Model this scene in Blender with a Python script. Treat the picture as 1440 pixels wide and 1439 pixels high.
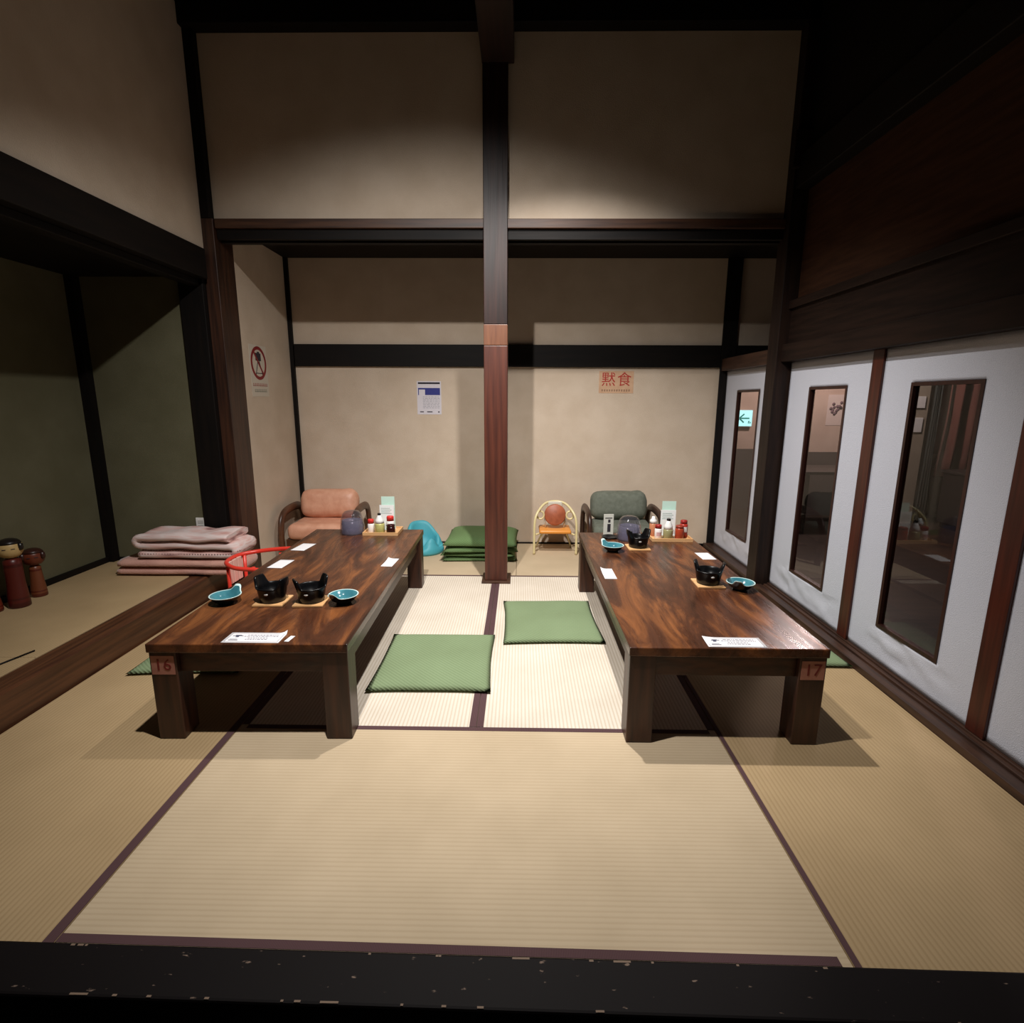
import bpy, bmesh, math, random
from mathutils import Vector, Matrix, noise
random.seed(7)
PI = math.pi
for o in list(bpy.data.objects): bpy.data.objects.remove(o)
S = bpy.context.scene
COL = S.collection

# ------------------------------------------------------------------ camera
cam_d = bpy.data.cameras.new('camera'); cam = bpy.data.objects.new('camera', cam_d); COL.objects.link(cam)
YAW, PITCH, ROLL, FPX, EYE = -0.0138, 0.2023, 0.0047, 762.0, 1.28
fwd = Vector((math.sin(YAW)*math.cos(PITCH), math.cos(YAW)*math.cos(PITCH), -math.sin(PITCH)))
rgt = Vector((math.cos(YAW), -math.sin(YAW), 0)); upv = rgt.cross(fwd)
r2 = math.cos(ROLL)*rgt + math.sin(ROLL)*upv; u2 = -math.sin(ROLL)*rgt + math.cos(ROLL)*upv
cam.matrix_world = Matrix(((r2.x, u2.x, -fwd.x, 0), (r2.y, u2.y, -fwd.y, 0), (r2.z, u2.z, -fwd.z, EYE), (0, 0, 0, 1)))
cam_d.sensor_fit = 'HORIZONTAL'; cam_d.sensor_width = 36.0; cam_d.lens = 36.0*FPX/1440.0
cam_d.clip_start = 0.02
S.camera = cam

# ------------------------------------------------------------------ world, lamps, exposure
w = bpy.data.worlds.new('World'); S.world = w; w.use_nodes = True
w.node_tree.nodes['Background'].inputs[0].default_value = (1.0, 0.86, 0.72, 1)
w.node_tree.nodes['Background'].inputs[1].default_value = 0.004
def spot(name, loc, target, watt, cone, blend, col, rad=0.025):
    l = bpy.data.lights.new(name, 'SPOT'); l.energy = watt; l.spot_size = math.radians(cone); l.spot_blend = blend
    l.color = col; l.shadow_soft_size = rad
    o = bpy.data.objects.new(name, l); COL.objects.link(o); o.location = loc
    o.rotation_euler = (Vector(target)-Vector(loc)).to_track_quat('-Z', 'Y').to_euler()
WARM = (1.0, 0.965, 0.93)
spot('ceiling_spot_a', (0.06, 2.63, 3.06), (0.46, 3.34, 0.0), 350, 109, 1.0, WARM, 0.03)
spot('ceiling_spot_b', (-0.50, 1.47, 3.06), (-0.55, 3.25, 0.0), 340, 117, 1.0, WARM, 0.03)
def point(name, loc, watt, col, rad=0.1):
    l = bpy.data.lights.new(name, 'POINT'); l.energy = watt; l.color = col; l.shadow_soft_size = rad
    o = bpy.data.objects.new(name, l); COL.objects.link(o); o.location = loc
point('next_room_lamp', (3.0, 5.3, 2.35), 120, (1.0, 0.87, 0.84))
vs = S.view_settings
vs.view_transform = 'Standard'; vs.look = 'None'; vs.exposure = 0.0; vs.gamma = 1.0; vs.use_curve_mapping = False

# ------------------------------------------------------------------ materials
def lin(c):
    return tuple(((v/255)/12.92 if v/255 <= 0.04045 else ((v/255+0.055)/1.055)**2.4) for v in c)
MATS = {}
def M(name, rgb, rough=0.6, rgb2=None, scale=(8, 8, 8), bump=0.0, bscale=None, spec=0.5, metal=0.0, detail=4, lo=0.35, hi=0.65, coat=0.0, sheen=0.0):
    """plain or two tone noise material, rgb given as 0..255 sRGB"""
    if name in MATS: return MATS[name]
    m = bpy.data.materials.new(name); m.use_nodes = True; MATS[name] = m
    nt = m.node_tree; b = nt.nodes['Principled BSDF']
    b.inputs['Base Color'].default_value = (*lin(rgb), 1); b.inputs['Roughness'].default_value = rough
    b.inputs['Specular IOR Level'].default_value = spec; b.inputs['Metallic'].default_value = metal
    b.inputs['Coat Weight'].default_value = coat; b.inputs['Sheen Weight'].default_value = sheen
    if rgb2 or bump:
        tc = nt.nodes.new('ShaderNodeTexCoord'); mp = nt.nodes.new('ShaderNodeMapping'); mp.inputs['Scale'].default_value = scale
        nt.links.new(tc.outputs['Object'], mp.inputs[0])
        n = nt.nodes.new('ShaderNodeTexNoise'); n.inputs['Scale'].default_value = 1.0; n.inputs['Detail'].default_value = detail
        nt.links.new(mp.outputs[0], n.inputs['Vector'])
        if rgb2:
            r = nt.nodes.new('ShaderNodeValToRGB'); r.color_ramp.elements[0].position = lo; r.color_ramp.elements[1].position = hi
            r.color_ramp.elements[0].color = (*lin(rgb), 1); r.color_ramp.elements[1].color = (*lin(rgb2), 1)
            nt.links.new(n.outputs[0], r.inputs[0]); nt.links.new(r.outputs[0], b.inputs['Base Color'])
        if bump:
            src = n
            if bscale:
                src = nt.nodes.new('ShaderNodeTexNoise'); src.inputs['Scale'].default_value = bscale; src.inputs['Detail'].default_value = 3
                nt.links.new(tc.outputs['Object'], src.inputs['Vector'])
            bp = nt.nodes.new('ShaderNodeBump'); bp.inputs['Strength'].default_value = bump; bp.inputs['Distance'].default_value = 0.01
            nt.links.new(src.outputs[0], bp.inputs['Height']); nt.links.new(bp.outputs[0], b.inputs['Normal'])
    return m
def wave_mat(name, rgb, rgb2, axis, period, rough=0.7, bump=0.3, dist=0.0015, blotch=None, second=None):
    """ribbed or woven cloth / rush: bands across an axis (and a second axis)"""
    if name in MATS: return MATS[name]
    m = bpy.data.materials.new(name); m.use_nodes = True; MATS[name] = m
    nt = m.node_tree; b = nt.nodes['Principled BSDF']; b.inputs['Roughness'].default_value = rough; b.inputs['Specular IOR Level'].default_value = 0.3
    tc = nt.nodes.new('ShaderNodeTexCoord')
    def wv(ax, per):
        x = nt.nodes.new('ShaderNodeTexWave'); x.wave_type = 'BANDS'; x.bands_direction = ax; x.inputs['Scale'].default_value = 2*PI/(20*per)
        x.inputs['Distortion'].default_value = 0.4; x.inputs['Detail'].default_value = 1; x.inputs['Detail Scale'].default_value = 3
        nt.links.new(tc.outputs['Object'], x.inputs['Vector']); return x.outputs['Fac']
    f = wv(axis, period)
    if second:
        g = wv(second[0], second[1]); mm = nt.nodes.new('ShaderNodeMath'); mm.operation = 'MULTIPLY'
        nt.links.new(f, mm.inputs[0]); nt.links.new(g, mm.inputs[1]); f = mm.outputs[0]
    r = nt.nodes.new('ShaderNodeValToRGB'); r.color_ramp.elements[0].color = (*lin(rgb2), 1); r.color_ramp.elements[1].color = (*lin(rgb), 1)
    r.color_ramp.elements[0].position = 0.0; r.color_ramp.elements[1].position = 0.6
    nt.links.new(f, r.inputs[0])
    n = nt.nodes.new('ShaderNodeTexNoise'); n.inputs['Scale'].default_value = 3.0; n.inputs['Detail'].default_value = 6
    nt.links.new(tc.outputs['Object'], n.inputs['Vector'])
    mx = nt.nodes.new('ShaderNodeMix'); mx.data_type = 'RGBA'; mx.blend_type = 'MULTIPLY'; mx.inputs[0].default_value = 0.5
    r3 = nt.nodes.new('ShaderNodeValToRGB'); r3.color_ramp.elements[0].position = 0.3; r3.color_ramp.elements[1].position = 0.7
    r3.color_ramp.elements[0].color = (*(blotch or (0.72, 0.70, 0.66)), 1); r3.color_ramp.elements[1].color = (1, 1, 1, 1)
    nt.links.new(n.outputs[0], r3.inputs[0]); nt.links.new(r.outputs[0], mx.inputs[6]); nt.links.new(r3.outputs[0], mx.inputs[7])
    nt.links.new(mx.outputs[2], b.inputs['Base Color'])
    bp = nt.nodes.new('ShaderNodeBump'); bp.inputs['Strength'].default_value = bump; bp.inputs['Distance'].default_value = dist
    nt.links.new(f, bp.inputs['Height']); nt.links.new(bp.outputs[0], b.inputs['Normal'])
    return m
def zband(name, bands, rough=0.35, wobble=0.0, axis='Z', var=None):
    """painted bands along an object axis: bands = [(upto, rgb), ...] in metres"""
    m = bpy.data.materials.new(name); m.use_nodes = True; nt = m.node_tree; b = nt.nodes['Principled BSDF']; b.inputs['Roughness'].default_value = rough
    tc = nt.nodes.new('ShaderNodeTexCoord'); sx = nt.nodes.new('ShaderNodeSeparateXYZ'); nt.links.new(tc.outputs['Object'], sx.inputs[0])
    top = bands[-1][0]
    mr = nt.nodes.new('ShaderNodeMapRange'); mr.inputs['From Max'].default_value = top; nt.links.new(sx.outputs[axis], mr.inputs[0])
    r = nt.nodes.new('ShaderNodeValToRGB'); r.color_ramp.interpolation = 'CONSTANT'
    r.color_ramp.elements[0].position = 0; r.color_ramp.elements[0].color = (*lin(bands[0][1]), 1)
    r.color_ramp.elements.remove(r.color_ramp.elements[1])
    for i in range(1, len(bands)):
        e = r.color_ramp.elements.new(bands[i-1][0]/top); e.color = (*lin(bands[i][1]), 1)
    nt.links.new(mr.outputs[0], r.inputs[0]); nt.links.new(r.outputs[0], b.inputs['Base Color'])
    return m
def clear_mat(name, tint, refl_rough=0.03, alpha=0.0, body=(0.5, 0.5, 0.5), ior=1.5):
    """thin clear sheet: transparent with a Fresnel reflection and a little body colour"""
    m = bpy.data.materials.new(name); m.use_nodes = True; nt = m.node_tree
    for n in list(nt.nodes): nt.nodes.remove(n)
    out = nt.nodes.new('ShaderNodeOutputMaterial'); t = nt.nodes.new('ShaderNodeBsdfTransparent'); t.inputs[0].default_value = (*tint, 1)
    g = nt.nodes.new('ShaderNodeBsdfGlossy'); g.inputs['Roughness'].default_value = refl_rough
    fr = nt.nodes.new('ShaderNodeFresnel'); fr.inputs[0].default_value = ior
    d = nt.nodes.new('ShaderNodeBsdfDiffuse'); d.inputs[0].default_value = (*body, 1)
    m1 = nt.nodes.new('ShaderNodeMixShader'); m1.inputs[0].default_value = alpha
    nt.links.new(t.outputs[0], m1.inputs[1]); nt.links.new(d.outputs[0], m1.inputs[2])
    ge = nt.nodes.new('ShaderNodeNewGeometry'); inv = nt.nodes.new('ShaderNodeMath'); inv.operation = 'SUBTRACT'; inv.inputs[0].default_value = 1.0; nt.links.new(ge.outputs['Backfacing'], inv.inputs[1])
    mu = nt.nodes.new('ShaderNodeMath'); mu.operation = 'MULTIPLY'; nt.links.new(fr.outputs[0], mu.inputs[0]); nt.links.new(inv.outputs[0], mu.inputs[1])
    m2 = nt.nodes.new('ShaderNodeMixShader'); nt.links.new(mu.outputs[0], m2.inputs[0])
    nt.links.new(m1.outputs[0], m2.inputs[1]); nt.links.new(g.outputs[0], m2.inputs[2]); nt.links.new(m2.outputs[0], out.inputs[0])
    return m
def emit_mat(name, rgb, s):
    m = bpy.data.materials.new(name); m.use_nodes = True; b = m.node_tree.nodes['Principled BSDF']
    b.inputs['Base Color'].default_value = (*lin(rgb), 1); b.inputs['Emission Color'].default_value = (*lin(rgb), 1); b.inputs['Emission Strength'].default_value = s
    return m

PLASTER = M('plaster', (208, 190, 170), 0.9, (200, 181, 160), (5, 5, 5), 0.25, 160, spec=0.15)
OLIVE = M('olive_paper', (104, 100, 78), 0.9, (96, 92, 70), (4, 4, 4), 0.15, 200, spec=0.15)
BLACKWOOD = M('black_wood', (20, 14, 11), 0.6, (12, 9, 8), (30, 30, 3), 0.1, spec=0.2)
BLACKWOOD_X = M('black_wood_x', (20, 14, 11), 0.6, (12, 9, 8), (3, 30, 30), 0.1, spec=0.2)
BLACKWOOD_Y = M('black_wood_y', (20, 14, 11), 0.6, (12, 9, 8), (30, 3, 30), 0.1, spec=0.2)
BROWN_X = M('brown_wood_x', (78, 49, 31), 0.5, (50, 30, 20), (3, 40, 40), 0.1)
BROWN_Y = M('brown_wood_y', (72, 48, 35), 0.45, (46, 29, 21), (40, 3, 40), 0.12)
BROWN_Z = M('brown_wood_z', (66, 39, 25), 0.45, (40, 23, 16), (40, 40, 2.5), 0.1)
KAMACHI = M('kamachi_wood', (96, 60, 38), 0.35, (62, 36, 24), (40, 2, 40), 0.1)
COLRED = M('column_red', (88, 44, 30), 0.42, (64, 30, 21), (40, 40, 2), 0.12)
COLDARK = M('column_dark', (46, 25, 20), 0.42, (26, 14, 12), (40, 40, 2), 0.12, spec=0.3)
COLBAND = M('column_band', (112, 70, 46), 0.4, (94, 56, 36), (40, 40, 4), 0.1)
WFRAME = M('window_frame_dark', (54, 24, 17), 0.4, (38, 17, 13), (60, 60, 3), 0.05)
STILE = M('stile_red', (78, 32, 20), 0.35, (56, 22, 14), (60, 60, 3), 0.05)
CEIL = M('ceiling_board', (36, 26, 21), 0.7, (24, 18, 15), (2, 30, 2), 0.1)
PANELBROWN = M('panel_brown', (66, 41, 26), 0.8, (52, 31, 20), (4, 4, 40), 0.1, spec=0.15)
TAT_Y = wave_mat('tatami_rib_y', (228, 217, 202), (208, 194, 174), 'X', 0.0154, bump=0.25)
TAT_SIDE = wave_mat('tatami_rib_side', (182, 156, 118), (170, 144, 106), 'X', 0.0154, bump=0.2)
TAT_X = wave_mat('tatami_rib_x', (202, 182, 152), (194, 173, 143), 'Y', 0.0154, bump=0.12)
HERI = wave_mat('tatami_border', (92, 66, 68), (76, 53, 56), 'X', 0.004, 0.85, 0.1)
TABLEW = None
def table_wood():
    m = bpy.data.materials.new('table_wood'); m.use_nodes = True; nt = m.node_tree; b = nt.nodes['Principled BSDF']
    tc = nt.nodes.new('ShaderNodeTexCoord'); mp = nt.nodes.new('ShaderNodeMapping'); mp.inputs['Scale'].default_value = (7, 1.5, 7)
    nt.links.new(tc.outputs['Object'], mp.inputs[0])
    n = nt.nodes.new('ShaderNodeTexNoise'); n.inputs['Scale'].default_value = 1; n.inputs['Detail'].default_value = 8; n.inputs['Roughness'].default_value = 0.65; n.inputs['Distortion'].default_value = 1.6
    nt.links.new(mp.outputs[0], n.inputs['Vector'])
    r = nt.nodes.new('ShaderNodeValToRGB'); e = r.color_ramp.elements
    e[0].position = 0.32; e[0].color = (*lin((44, 26, 18)), 1); e[1].position = 0.70; e[1].color = (*lin((138, 84, 46)), 1)
    k = e.new(0.5); k.color = (*lin((80, 46, 29)), 1)
    nt.links.new(n.outputs[0], r.inputs[0]); nt.links.new(r.outputs[0], b.inputs['Base Color'])
    mp2 = nt.nodes.new('ShaderNodeMapping'); mp2.inputs['Scale'].default_value = (60, 3, 60); nt.links.new(tc.outputs['Object'], mp2.inputs[0])
    n2 = nt.nodes.new('ShaderNodeTexNoise'); n2.inputs['Scale'].default_value = 1; n2.inputs['Detail'].default_value = 5; nt.links.new(mp2.outputs[0], n2.inputs['Vector'])
    rr = nt.nodes.new('ShaderNodeMapRange'); rr.inputs['To Min'].default_value = 0.12; rr.inputs['To Max'].default_value = 0.46
    nt.links.new(n2.outputs[0], rr.inputs[0]); nt.links.new(rr.outputs[0], b.inputs['Roughness'])
    bp = nt.nodes.new('ShaderNodeBump'); bp.inputs['Strength'].default_value = 0.12; bp.inputs['Distance'].default_value = 0.004
    nt.links.new(n2.outputs[0], bp.inputs['Height']); nt.links.new(bp.outputs[0], b.inputs['Normal'])
    return m
TABLEW = table_wood()
LEGW = M('table_leg_wood', (74, 42, 27), 0.4, (46, 25, 17), (40, 40, 3), 0.1)
RAILW = M('table_rail_wood', (78, 45, 28), 0.4, (48, 26, 18), (12, 2, 40), 0.1)
CUSH = wave_mat('cushion_green', (132, 150, 114), (120, 138, 102), 'DIAGONAL', 0.011, 0.9, 0.5, 0.002)
CUSHD = wave_mat('cushion_dark_green', (110, 138, 90), (94, 120, 76), 'DIAGONAL', 0.011, 0.9, 0.5, 0.002)
PAPERW = M('white_paper', (232, 230, 232), 0.7)
WHITEPL = M('white_plastic', (228, 226, 222), 0.35)
CLOTHW = M('door_cloth', (206, 208, 218), 0.92, (196, 198, 208), (240, 240, 240), 0.35, 260, spec=0.1)
GLASS = clear_mat('window_glass', (0.86, 0.84, 0.84), 0.02)
TEAL = M('teal_glaze', (72, 132, 142), 0.12, (54, 110, 122), (20, 20, 20), coat=0.5)
RIMW = M('pale_rim', (206, 232, 230), 0.2)
DARKGL = M('dark_glaze', (26, 34, 36), 0.15, (16, 22, 25), (20, 20, 20), coat=0.4)
BLACKGL = M('black_glaze', (9, 9, 11), 0.3, spec=0.3)
PALEW = M('pale_board', (222, 178, 128), 0.5, (204, 156, 104), (4, 50, 50), 0.05)
INK = M('ink_grey', (70, 72, 92), 0.8)
INKD = M('ink_dark', (40, 36, 44), 0.8)
REDINK = M('ink_red', (170, 44, 36), 0.7)

# ------------------------------------------------------------------ mesh helpers
def box(bm, lo, hi, mi=0, bev=0.0, seg=2):
    x0, y0, z0 = lo; x1, y1, z1 = hi
    t = bmesh.new(); bmesh.ops.create_cube(t, size=1)
    for v in t.verts: v.co = Vector(((x0+x1)/2+v.co.x*(x1-x0), (y0+y1)/2+v.co.y*(y1-y0), (z0+z1)/2+v.co.z*(z1-z0)))
    if bev: bmesh.ops.bevel(t, geom=t.edges[:], offset=bev, segments=seg, profile=0.5, affect='EDGES')
    merge(bm, t, mi); return bm
def merge(bm, t, mi=0, mat=None):
    if mat is not None: bmesh.ops.transform(t, matrix=mat, verts=t.verts)
    mp = {}
    for v in t.verts: mp[v] = bm.verts.new(v.co)
    for f in t.faces:
        nf = bm.faces.new([mp[v] for v in f.verts]); nf.material_index = mi if mi is not None else f.material_index; nf.smooth = f.smooth
    t.free()
def lathe(bm, prof, seg=32, mi=0, rfun=None, mis=None, smooth=True):
    """prof: list of (r, z); rfun(theta, i, r, z) -> (r, z)"""
    rings = []
    for i, (r, z) in enumerate(prof):
        if r <= 1e-6 and not rfun: rings.append([bm.verts.new((0, 0, z))]); continue
        ring = []
        for k in range(seg):
            th = 2*PI*k/seg; rr, zz = (r, z) if not rfun else rfun(th, i, r, z)
            ring.append(bm.verts.new((rr*math.cos(th), rr*math.sin(th), zz)))
        rings.append(ring)
    for i in range(len(rings)-1):
        a, b = rings[i], rings[i+1]
        for k in range(seg):
            k2 = (k+1) % seg
            if len(a) == 1 and len(b) == 1: continue
            if len(a) == 1: vs = (a[0], b[k], b[k2])
            elif len(b) == 1: vs = (a[k], b[0], a[k2])
            else: vs = (a[k], b[k], b[k2], a[k2])
            f = bm.faces.new(vs); f.smooth = smooth; f.material_index = mis[i] if mis else mi
    if len(rings[0]) > 1: f = bm.faces.new(rings[0]); f.material_index = mis[0] if mis else mi
    if len(rings[-1]) > 1: f = bm.faces.new(list(reversed(rings[-1]))); f.material_index = mis[-1] if mis else mi
    return bm
def tube(bm, pts, r, seg=10, mi=0, ry=None, closed=False, up=Vector((0, 0, 1))):
    """sweep an ellipse (or flat section) along a smooth polyline"""
    P = [Vector(p) for p in pts]; n = len(P); rings = []
    pb = None
    for i in range(n):
        if closed: t = (P[(i+1) % n]-P[i-1]).normalized()
        else: t = (P[min(i+1, n-1)]-P[max(i-1, 0)]).normalized()
        if pb is None:
            u = up if abs(t.dot(up)) < 0.95 else Vector((1, 0, 0))
            b = t.cross(u).normalized()
        else: b = (pb-t*pb.dot(t)).normalized()
        pb = b; nn = b.cross(t)
        rings.append([bm.verts.new(P[i]+b*(r*math.cos(2*PI*k/seg))+nn*((ry or r)*math.sin(2*PI*k/seg))) for k in range(seg)])
    m = n if closed else n-1
    for i in range(m):
        a, c = rings[i], rings[(i+1) % n]
        for k in range(seg):
            f = bm.faces.new((a[k], a[(k+1) % seg], c[(k+1) % seg], c[k])); f.smooth = True; f.material_index = mi
    if not closed:
        bm.faces.new(list(reversed(rings[0]))).material_index = mi; bm.faces.new(rings[-1]).material_index = mi
    return bm
def spline(ctrl, n=8):
    """Catmull-Rom through control points"""
    C = [Vector(c) for c in ctrl]; out = []
    for i in range(len(C)-1):
        p0, p1, p2, p3 = C[max(i-1, 0)], C[i], C[i+1], C[min(i+2, len(C)-1)]
        for k in range(n):
            t = k/n
            out.append(0.5*((2*p1)+(p2-p0)*t+(2*p0-5*p1+4*p2-p3)*t*t+(3*p1-p0-3*p2+p3)*t**3))
    out.append(C[-1]); return out
def obj(name, bm, mats, parent=None, loc=None, rot=None):
    bmesh.ops.recalc_face_normals(bm, faces=bm.faces[:])
    me = bpy.data.meshes.new(name); bm.to_mesh(me); bm.free()
    for m in (mats if isinstance(mats, (list, tuple)) else [mats]): me.materials.append(m)
    o = bpy.data.objects.new(name, me); COL.objects.link(o)
    if parent: o.parent = parent
    if loc: o.location = loc
    if rot: o.rotation_euler = rot
    return o
def tag(o, label, cat, group=None):
    o['label'] = label; o['category'] = cat
    if group: o['group'] = group
    return o
def thing(name, label, cat, loc=(0, 0, 0), rz=0.0, group=None):
    o = bpy.data.objects.new(name, None); o.empty_display_size = 0.05; COL.objects.link(o)
    o.location = loc; o.rotation_euler = (0, 0, rz); return tag(o, label, cat, group)
def struct(name, bm, mats, label=None, parent=None):
    o = obj(name, bm, mats, parent)
    if not parent: o['kind'] = 'structure'
    if label: o['label'] = label
    return o
def bx(lo, hi, bev=0.0): return box(bmesh.new(), lo, hi, 0, bev)
def B(*boxes, bev=0.0):
    bm = bmesh.new()
    for lo, hi in boxes: box(bm, lo, hi, 0, bev)
    return bm
def text_bm(s, size, depth=0.0006):
    cu = bpy.data.curves.new('t', 'FONT'); cu.body = s; cu.size = size; cu.align_x = 'CENTER'; cu.align_y = 'CENTER'; cu.extrude = depth; cu.resolution_u = 2
    o = bpy.data.objects.new('t', cu); COL.objects.link(o)
    dg = bpy.context.evaluated_depsgraph_get(); me = bpy.data.meshes.new_from_object(o.evaluated_get(dg))
    bm = bmesh.new(); bm.from_mesh(me); bpy.data.objects.remove(o); bpy.data.curves.remove(cu); bpy.data.meshes.remove(me)
    return bm
def pillow(w, d, h, edge, nx=20, ny=20, wob=0.003, seed=0):
    """square cushion: soft top, piped edge, slightly wavy outline"""
    bm = bmesh.new(); top = {}; bot = {}
    for i in range(nx+1):
        for j in range(ny+1):
            u, v = 2*i/nx-1, 2*j/ny-1
            e = (1-abs(u)**5)*(1-abs(v)**5)
            px, py = u*w/2*(1-0.035*(1-abs(v)**2)*abs(u)**4), v*d/2*(1-0.035*(1-abs(u)**2)*abs(v)**4)
            k = noise.noise(Vector((px*6+seed*3.1, py*6, seed)))
            px += wob*k; py += wob*noise.noise(Vector((px*5, py*5+9, seed)))
            zt = edge/2+(h-edge/2)*e**0.5+wob*1.3*k*e
            zb = max(0.0, edge/2*(1-e*4)) if e < 0.25 else 0.0
            top[i, j] = bm.verts.new((px, py, zt)); 
            bot[i, j] = top[i, j] if (i in (0, nx) or j in (0, ny)) else bm.verts.new((px, py, zb))
    for i in range(nx):
        for j in range(ny):
            f = bm.faces.new((top[i, j], top[i+1, j], top[i+1, j+1], top[i, j+1])); f.smooth = True
            f = bm.faces.new((bot[i, j], bot[i, j+1], bot[i+1, j+1], bot[i+1, j])); f.smooth = True
    return bm
def softbox(lo, hi, bev, sub=3, amp=0.0, seed=0):
    """upholstery block: rounded and slightly uneven"""
    bm = bx(lo, hi, 0.0)
    bmesh.ops.bevel(bm, geom=bm.edges[:], offset=bev, segments=5, profile=0.5, affect='EDGES')
    for f in bm.faces: f.smooth = True
    if amp:
        bmesh.ops.subdivide_edges(bm, edges=[e for e in bm.edges if e.calc_length() > 0.08], cuts=5, use_grid_fill=True)
        for v in bm.verts:
            v.co += Vector((0, 0, 1))*amp*noise.noise(v.co*9+Vector((seed, 0, 0)))
    return bm

# ================================================================== THE SETTING
BACK, FRONT, XL, XR = 4.80, 3.75, -2.03, 1.75
# ---- floor: sub floor with every tatami mat a piece, its cloth borders a sub piece
fl = struct('floor', bx((-3.1, 0.93, -0.36), (1.90, 4.95, -0.055)), BLACKWOOD_X, 'tatami mat floor with dark cloth borders')
def mat(x0, y0, x1, y1, axis, borders, slant=False):
    g = 0.0012
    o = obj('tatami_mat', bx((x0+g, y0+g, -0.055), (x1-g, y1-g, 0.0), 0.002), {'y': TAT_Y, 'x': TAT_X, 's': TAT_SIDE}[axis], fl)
    for (a, b, c, d) in borders:
        bb = bx((a, b, -0.002), (c, d, 0.0012))
        if slant and b < 1.5:
            for v in bb.verts: v.co.y += -0.0125*v.co.x
        obj('border', bb, HERI, o)
hb = 0.029
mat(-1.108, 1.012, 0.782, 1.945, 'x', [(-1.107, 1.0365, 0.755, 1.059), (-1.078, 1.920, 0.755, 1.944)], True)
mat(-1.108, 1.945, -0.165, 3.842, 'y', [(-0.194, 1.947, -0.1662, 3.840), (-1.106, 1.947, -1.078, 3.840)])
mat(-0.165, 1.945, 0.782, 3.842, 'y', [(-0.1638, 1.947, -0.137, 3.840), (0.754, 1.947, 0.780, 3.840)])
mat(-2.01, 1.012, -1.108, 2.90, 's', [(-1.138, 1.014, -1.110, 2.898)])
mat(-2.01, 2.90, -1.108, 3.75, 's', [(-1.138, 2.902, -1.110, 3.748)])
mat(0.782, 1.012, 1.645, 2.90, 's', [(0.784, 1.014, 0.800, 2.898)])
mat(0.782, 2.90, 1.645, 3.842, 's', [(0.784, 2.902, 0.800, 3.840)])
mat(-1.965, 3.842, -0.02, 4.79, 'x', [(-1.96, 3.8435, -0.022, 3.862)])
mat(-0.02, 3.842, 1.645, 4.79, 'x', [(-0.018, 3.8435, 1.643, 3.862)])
# ---- entrance sill in front of the mats and the lower passage floor before it
def chip_mat():
    m = bpy.data.materials.new('chipped_black_lacquer'); m.use_nodes = True; nt = m.node_tree; b = nt.nodes['Principled BSDF']; b.inputs['Roughness'].default_value = 0.6; b.inputs['Specular IOR Level'].default_value = 0.15
    tc = nt.nodes.new('ShaderNodeTexCoord'); mp = nt.nodes.new('ShaderNodeMapping'); mp.inputs['Scale'].default_value = (16, 40, 40); nt.links.new(tc.outputs['Object'], mp.inputs[0])
    n = nt.nodes.new('ShaderNodeTexNoise'); n.inputs['Scale'].default_value = 1.6; n.inputs['Detail'].default_value = 5; nt.links.new(mp.outputs[0], n.inputs['Vector'])
    r = nt.nodes.new('ShaderNodeValToRGB'); r.color_ramp.elements[0].position = 0.69; r.color_ramp.elements[1].position = 0.74
    r.color_ramp.elements[0].color = (*lin((17, 12, 12)), 1); r.color_ramp.elements[1].color = (*lin((132, 112, 98)), 1)
    nt.links.new(n.outputs[0], r.inputs[0]); nt.links.new(r.outputs[0], b.inputs['Base Color']); return m
CHIP = chip_mat()
sl = bmesh.new(); box(sl, (-3.1, 0.918, -0.40), (1.90, 1.036, 0.004), 0, 0.006)
for v in sl.verts: v.co.y += -0.0125*v.co.x
sill = struct('trim_1', sl, CHIP, 'black chipped wooden entrance sill before the mats')
chips = bmesh.new()
for k in range(26):     # bare wood showing where lacquer has chipped off the two arrises
    x = random.uniform(-1.2, 1.2); e = random.choice((0, 0, 1)); L = random.choice((0.006, 0.01, 0.014, 0.04))
    y = (0.9225 if e == 0 else 1.029) - 0.0125*x
    box(chips, (x, y-0.0022, 0.0036), (x+L, y+0.0022, 0.0044+random.uniform(0, 0.0004)))
cm = struct('chip', chips, M('bare_wood', (128, 106, 88), 0.7), parent=sill); cm['kind'] = 'stuff'
struct('floor_passage', bx((-4.0, -3.5, -0.46), (4.5, 0.94, -0.40)), M('passage_boards', (34, 27, 23), 0.5, (24, 19, 17), (3, 30, 3)), 'dark floor of the lower passage')

# ---- alcove: back wall, left wall, ceiling
wb = struct('wall_back', B(((-2.10, BACK, 0), (1.75, BACK+0.1, 2.46)), ((1.7501, BACK, 1.56), (2.6, BACK+0.1, 2.46))), PLASTER, 'beige plaster back wall of the alcove')
struct('trim_2', B(((-1.93, BACK-0.03, 1.560), (2.6, BACK, 1.742)), bev=0.004), BLACKWOOD_X, 'dark horizontal rail across the alcove wall')
struct('trim_3', bx((1.69, BACK-0.045, 0), (1.81, BACK-0.0305, 2.43)), BLACKWOOD, 'dark post beside the alcove door')
struct('trim_4', bx((-1.97, BACK-0.03, 0), (-1.938, BACK, 2.43)), BLACKWOOD, 'thin dark corner strip in the alcove')
struct('baseboard_back', bx((-1.93, BACK-0.012, 0), (1.69, BACK, 0.012)), BLACKWOOD_X)
struct('wall_alcove', bx((-2.10, 3.93, 0), (-1.97, BACK, 2.46)), PLASTER, 'plaster side wall of the alcove')
struct('ceiling_alcove', B(((-2.1, 3.86, 2.43), (2.6, 4.9, 2.50))), BLACKWOOD_X, 'dark board ceiling of the alcove')
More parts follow.
